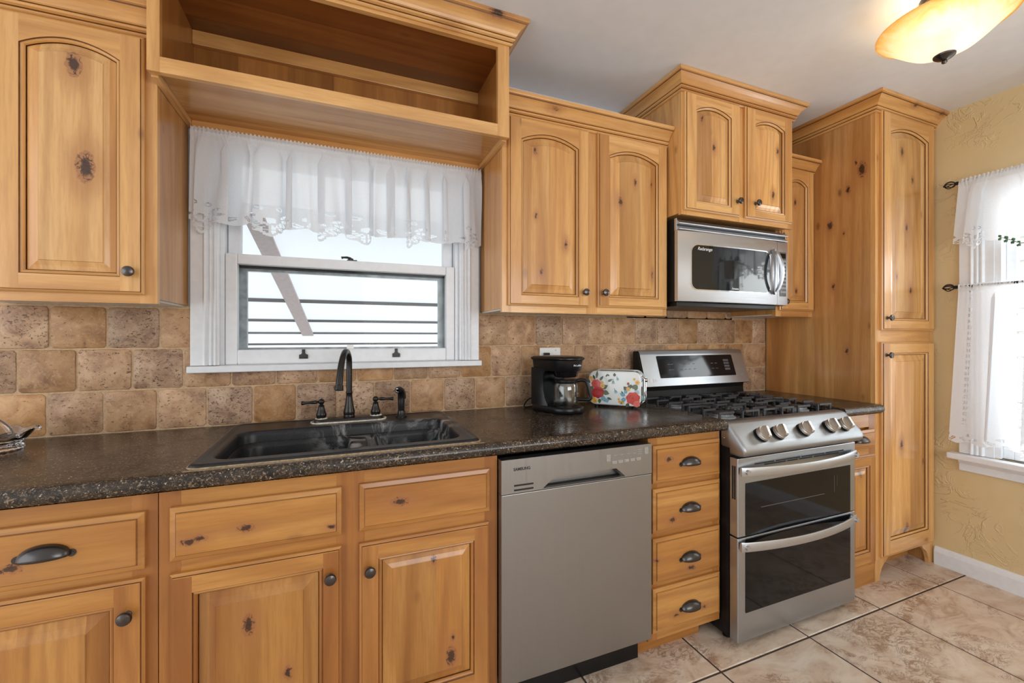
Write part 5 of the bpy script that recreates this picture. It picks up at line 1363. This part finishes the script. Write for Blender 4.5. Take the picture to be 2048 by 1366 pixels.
def th(u, z):
    for c in (0.048, 0.205, 0.36, 0.52, 0.68, 0.84, 0.98):
        d = u-c; k = (z % 0.030)-0.015
        if abs(d) < 0.010 and z > 0.80 and (abs(d)-0.004)**2/0.0030**2+(abs(k)-0.0045)**2/0.0036**2 < 1: return True
    return False
hem2, hol2 = lace_fn([0.27, 0.55, 0.85], 0.705, 1.03)
v3 = curtain('tier_curtain', MTIER, (2.514, -0.736, 0), DU, 1.03, 1.528, 0.705, 8, 0.020, lambda u, z: hol2(u, z) or th(u, z), hem2, flare=0.040, nrm=ND, phase=4.1, lace=0.70, cell=0.0036)
tag(v3, 'long sheer white curtain covering the lower half of the right window', 'curtain')

# ------------------------------------------------------------------ ceiling lamp
LX, LY = 1.526, -1.090
t = thing('ceiling_lamp', 'amber glass bowl lamp hanging from the ceiling at the top right', 'lamp', (LX, LY, 2.479))
prof = [(0.190, 2.373), (0.1895, 2.376), (0.186, 2.3755), (0.170, 2.362), (0.145, 2.340), (0.115, 2.312), (0.090, 2.292), (0.062, 2.279), (0.050, 2.272), (0.034, 2.267), (0.012, 2.2655)]
out_ = [(r, z) for r, z in prof]; inn = [(max(r-0.004, 0.008), z+0.004) for r, z in prof[2:]][::-1]
bw = obj('glass_bowl', MB().lathe(inn+out_[::1][::-1][::-1], (LX, LY, 0), (0, 0, 1), 64, caps=False), MBOWL, t, sharp=60)
obj('finial', MB().lathe([(0.0001, 2.2335), (0.006, 2.235), (0.0085, 2.240), (0.006, 2.2445), (0.010, 2.247), (0.022, 2.252), (0.030, 2.259), (0.031, 2.2635), (0.026, 2.2665), (0.006, 2.268)], (LX, LY, 0), (0, 0, 1), 28), MPEWTER, t)
obj('stem', MB().lathe([(0.006, 2.266), (0.006, 2.385), (0.022, 2.390), (0.026, 2.400), (0.020, 2.412), (0.012, 2.42), (0.012, 2.455), (0.060, 2.462), (0.066, 2.4785)], (LX, LY, 0), (0, 0, 1), 28), MPEWTER, t)
MBULB = bpy.data.materials.new('lit_bulb'); MBULB.use_nodes = True
MBULB.node_tree.nodes['Principled BSDF'].inputs['Emission Color'].default_value = (1, 0.78, 0.5, 1); MBULB.node_tree.nodes['Principled BSDF'].inputs['Emission Strength'].default_value = 6
for k, a in enumerate((200, 20)):
    x, y = LX+0.075*math.cos(R(a)), LY+0.075*math.sin(R(a))
    obj('bulb', MB().lathe([(0.0001, -0.026), (0.010, -0.023), (0.018, -0.012), (0.0195, 0), (0.016, 0.012), (0.010, 0.022), (0.009, 0.035)], (x, y, 2.352), (math.cos(R(a))*0.0, 0, 1), 16), MBULB, t)
    l = bpy.data.lights.new('bulb_light', 'POINT'); l.energy = 1.2; l.color = (1, 0.80, 0.55); l.shadow_soft_size = 0.02
    lo = bpy.data.objects.new('bulb_light', l); C.objects.link(lo); lo.parent = t; lo.location = (x-LX, y-LY, 2.352-2.479+0.03)

# ------------------------------------------------------------------ trailing plant at the right window
t = thing('hanging_plant', 'trailing green sprig poking in at the right edge before the window', 'plant', (2.33, -1.32, 1.70))
MLEAF = plain('green_leaf', (0.045, 0.16, 0.07), 0.4, var=0.35, scale=90); MSTEM = plain('grey_brown_stem', (0.16, 0.13, 0.11), 0.7)
obj('pot', MB().lathe([(0.07, 1.70), (0.10, 1.83), (0.105, 1.84), (0.098, 1.84), (0.09, 1.82)], (2.33, -1.32, 0), (0, 0, 1), 24), MPLATE, t)
m = MB()
for a in (0, 120, 240): m.tube([(2.33+0.10*math.cos(R(a)), -1.32+0.10*math.sin(R(a)), 1.838), (2.33, -1.32, 2.20), (2.33, -1.32, 2.4785)], 0.0018, 6)
obj('hanger_cord', m, MSTEM, t)
lm = MB(); sm_ = MB(); rg = random.Random(21)
def sprig(P, n):
    pts = spline(P, 8); sm_.tube(pts, [0.0030-0.002*i/len(pts) for i in range(len(pts))], 6)
    for i in range(2, len(pts), max(1, len(pts)//n)):
        p = pts[i]; tg = (pts[min(i+1, len(pts)-1)]-pts[i-1]).normalized()
        for s in (-1, 1):
            d = (Vector((rg.uniform(-0.4, 0.4), rg.uniform(-0.3, 0.3), s))+tg*0.6).normalized(); L_ = rg.uniform(0.013, 0.020); w = d.cross(Vector((1, 0.2, 0.1))).normalized()*L_*0.38
            nn = d.cross(w).normalized()*L_*0.12
            lm.add([p, p+d*L_*0.3+w*0.8-nn, p+d*L_*0.65+w-nn, p+d*L_, p+d*L_*0.65-w-nn, p+d*L_*0.3-w*0.8-nn, p+d*L_*0.5+nn], [(0,1,6),(1,2,6),(2,3,6),(3,4,6),(4,5,6),(5,0,6)], 0, True)
sprig([(2.33, -1.26, 1.83), (2.39, -1.15, 1.80), (2.45, -1.05, 1.715), (2.45, -0.985, 1.690), (2.45, -0.945, 1.712), (2.45, -0.905, 1.735)], 9)
for k in range(9):
    a = k*40+10; c, s = math.cos(R(a)), math.sin(R(a))
    sprig([(2.33+0.05*c, -1.32+0.05*s, 1.83), (2.33+0.10*c, -1.32+0.12*s, 1.86), (2.33+0.11*c, -1.32+0.15*s, 1.72), (2.33+0.10*c, -1.32+0.15*s, 1.50-0.05*(k % 4))], 12)
obj('stems', sm_, MSTEM, t); obj('leaves', lm, MLEAF, t, recalc=False)
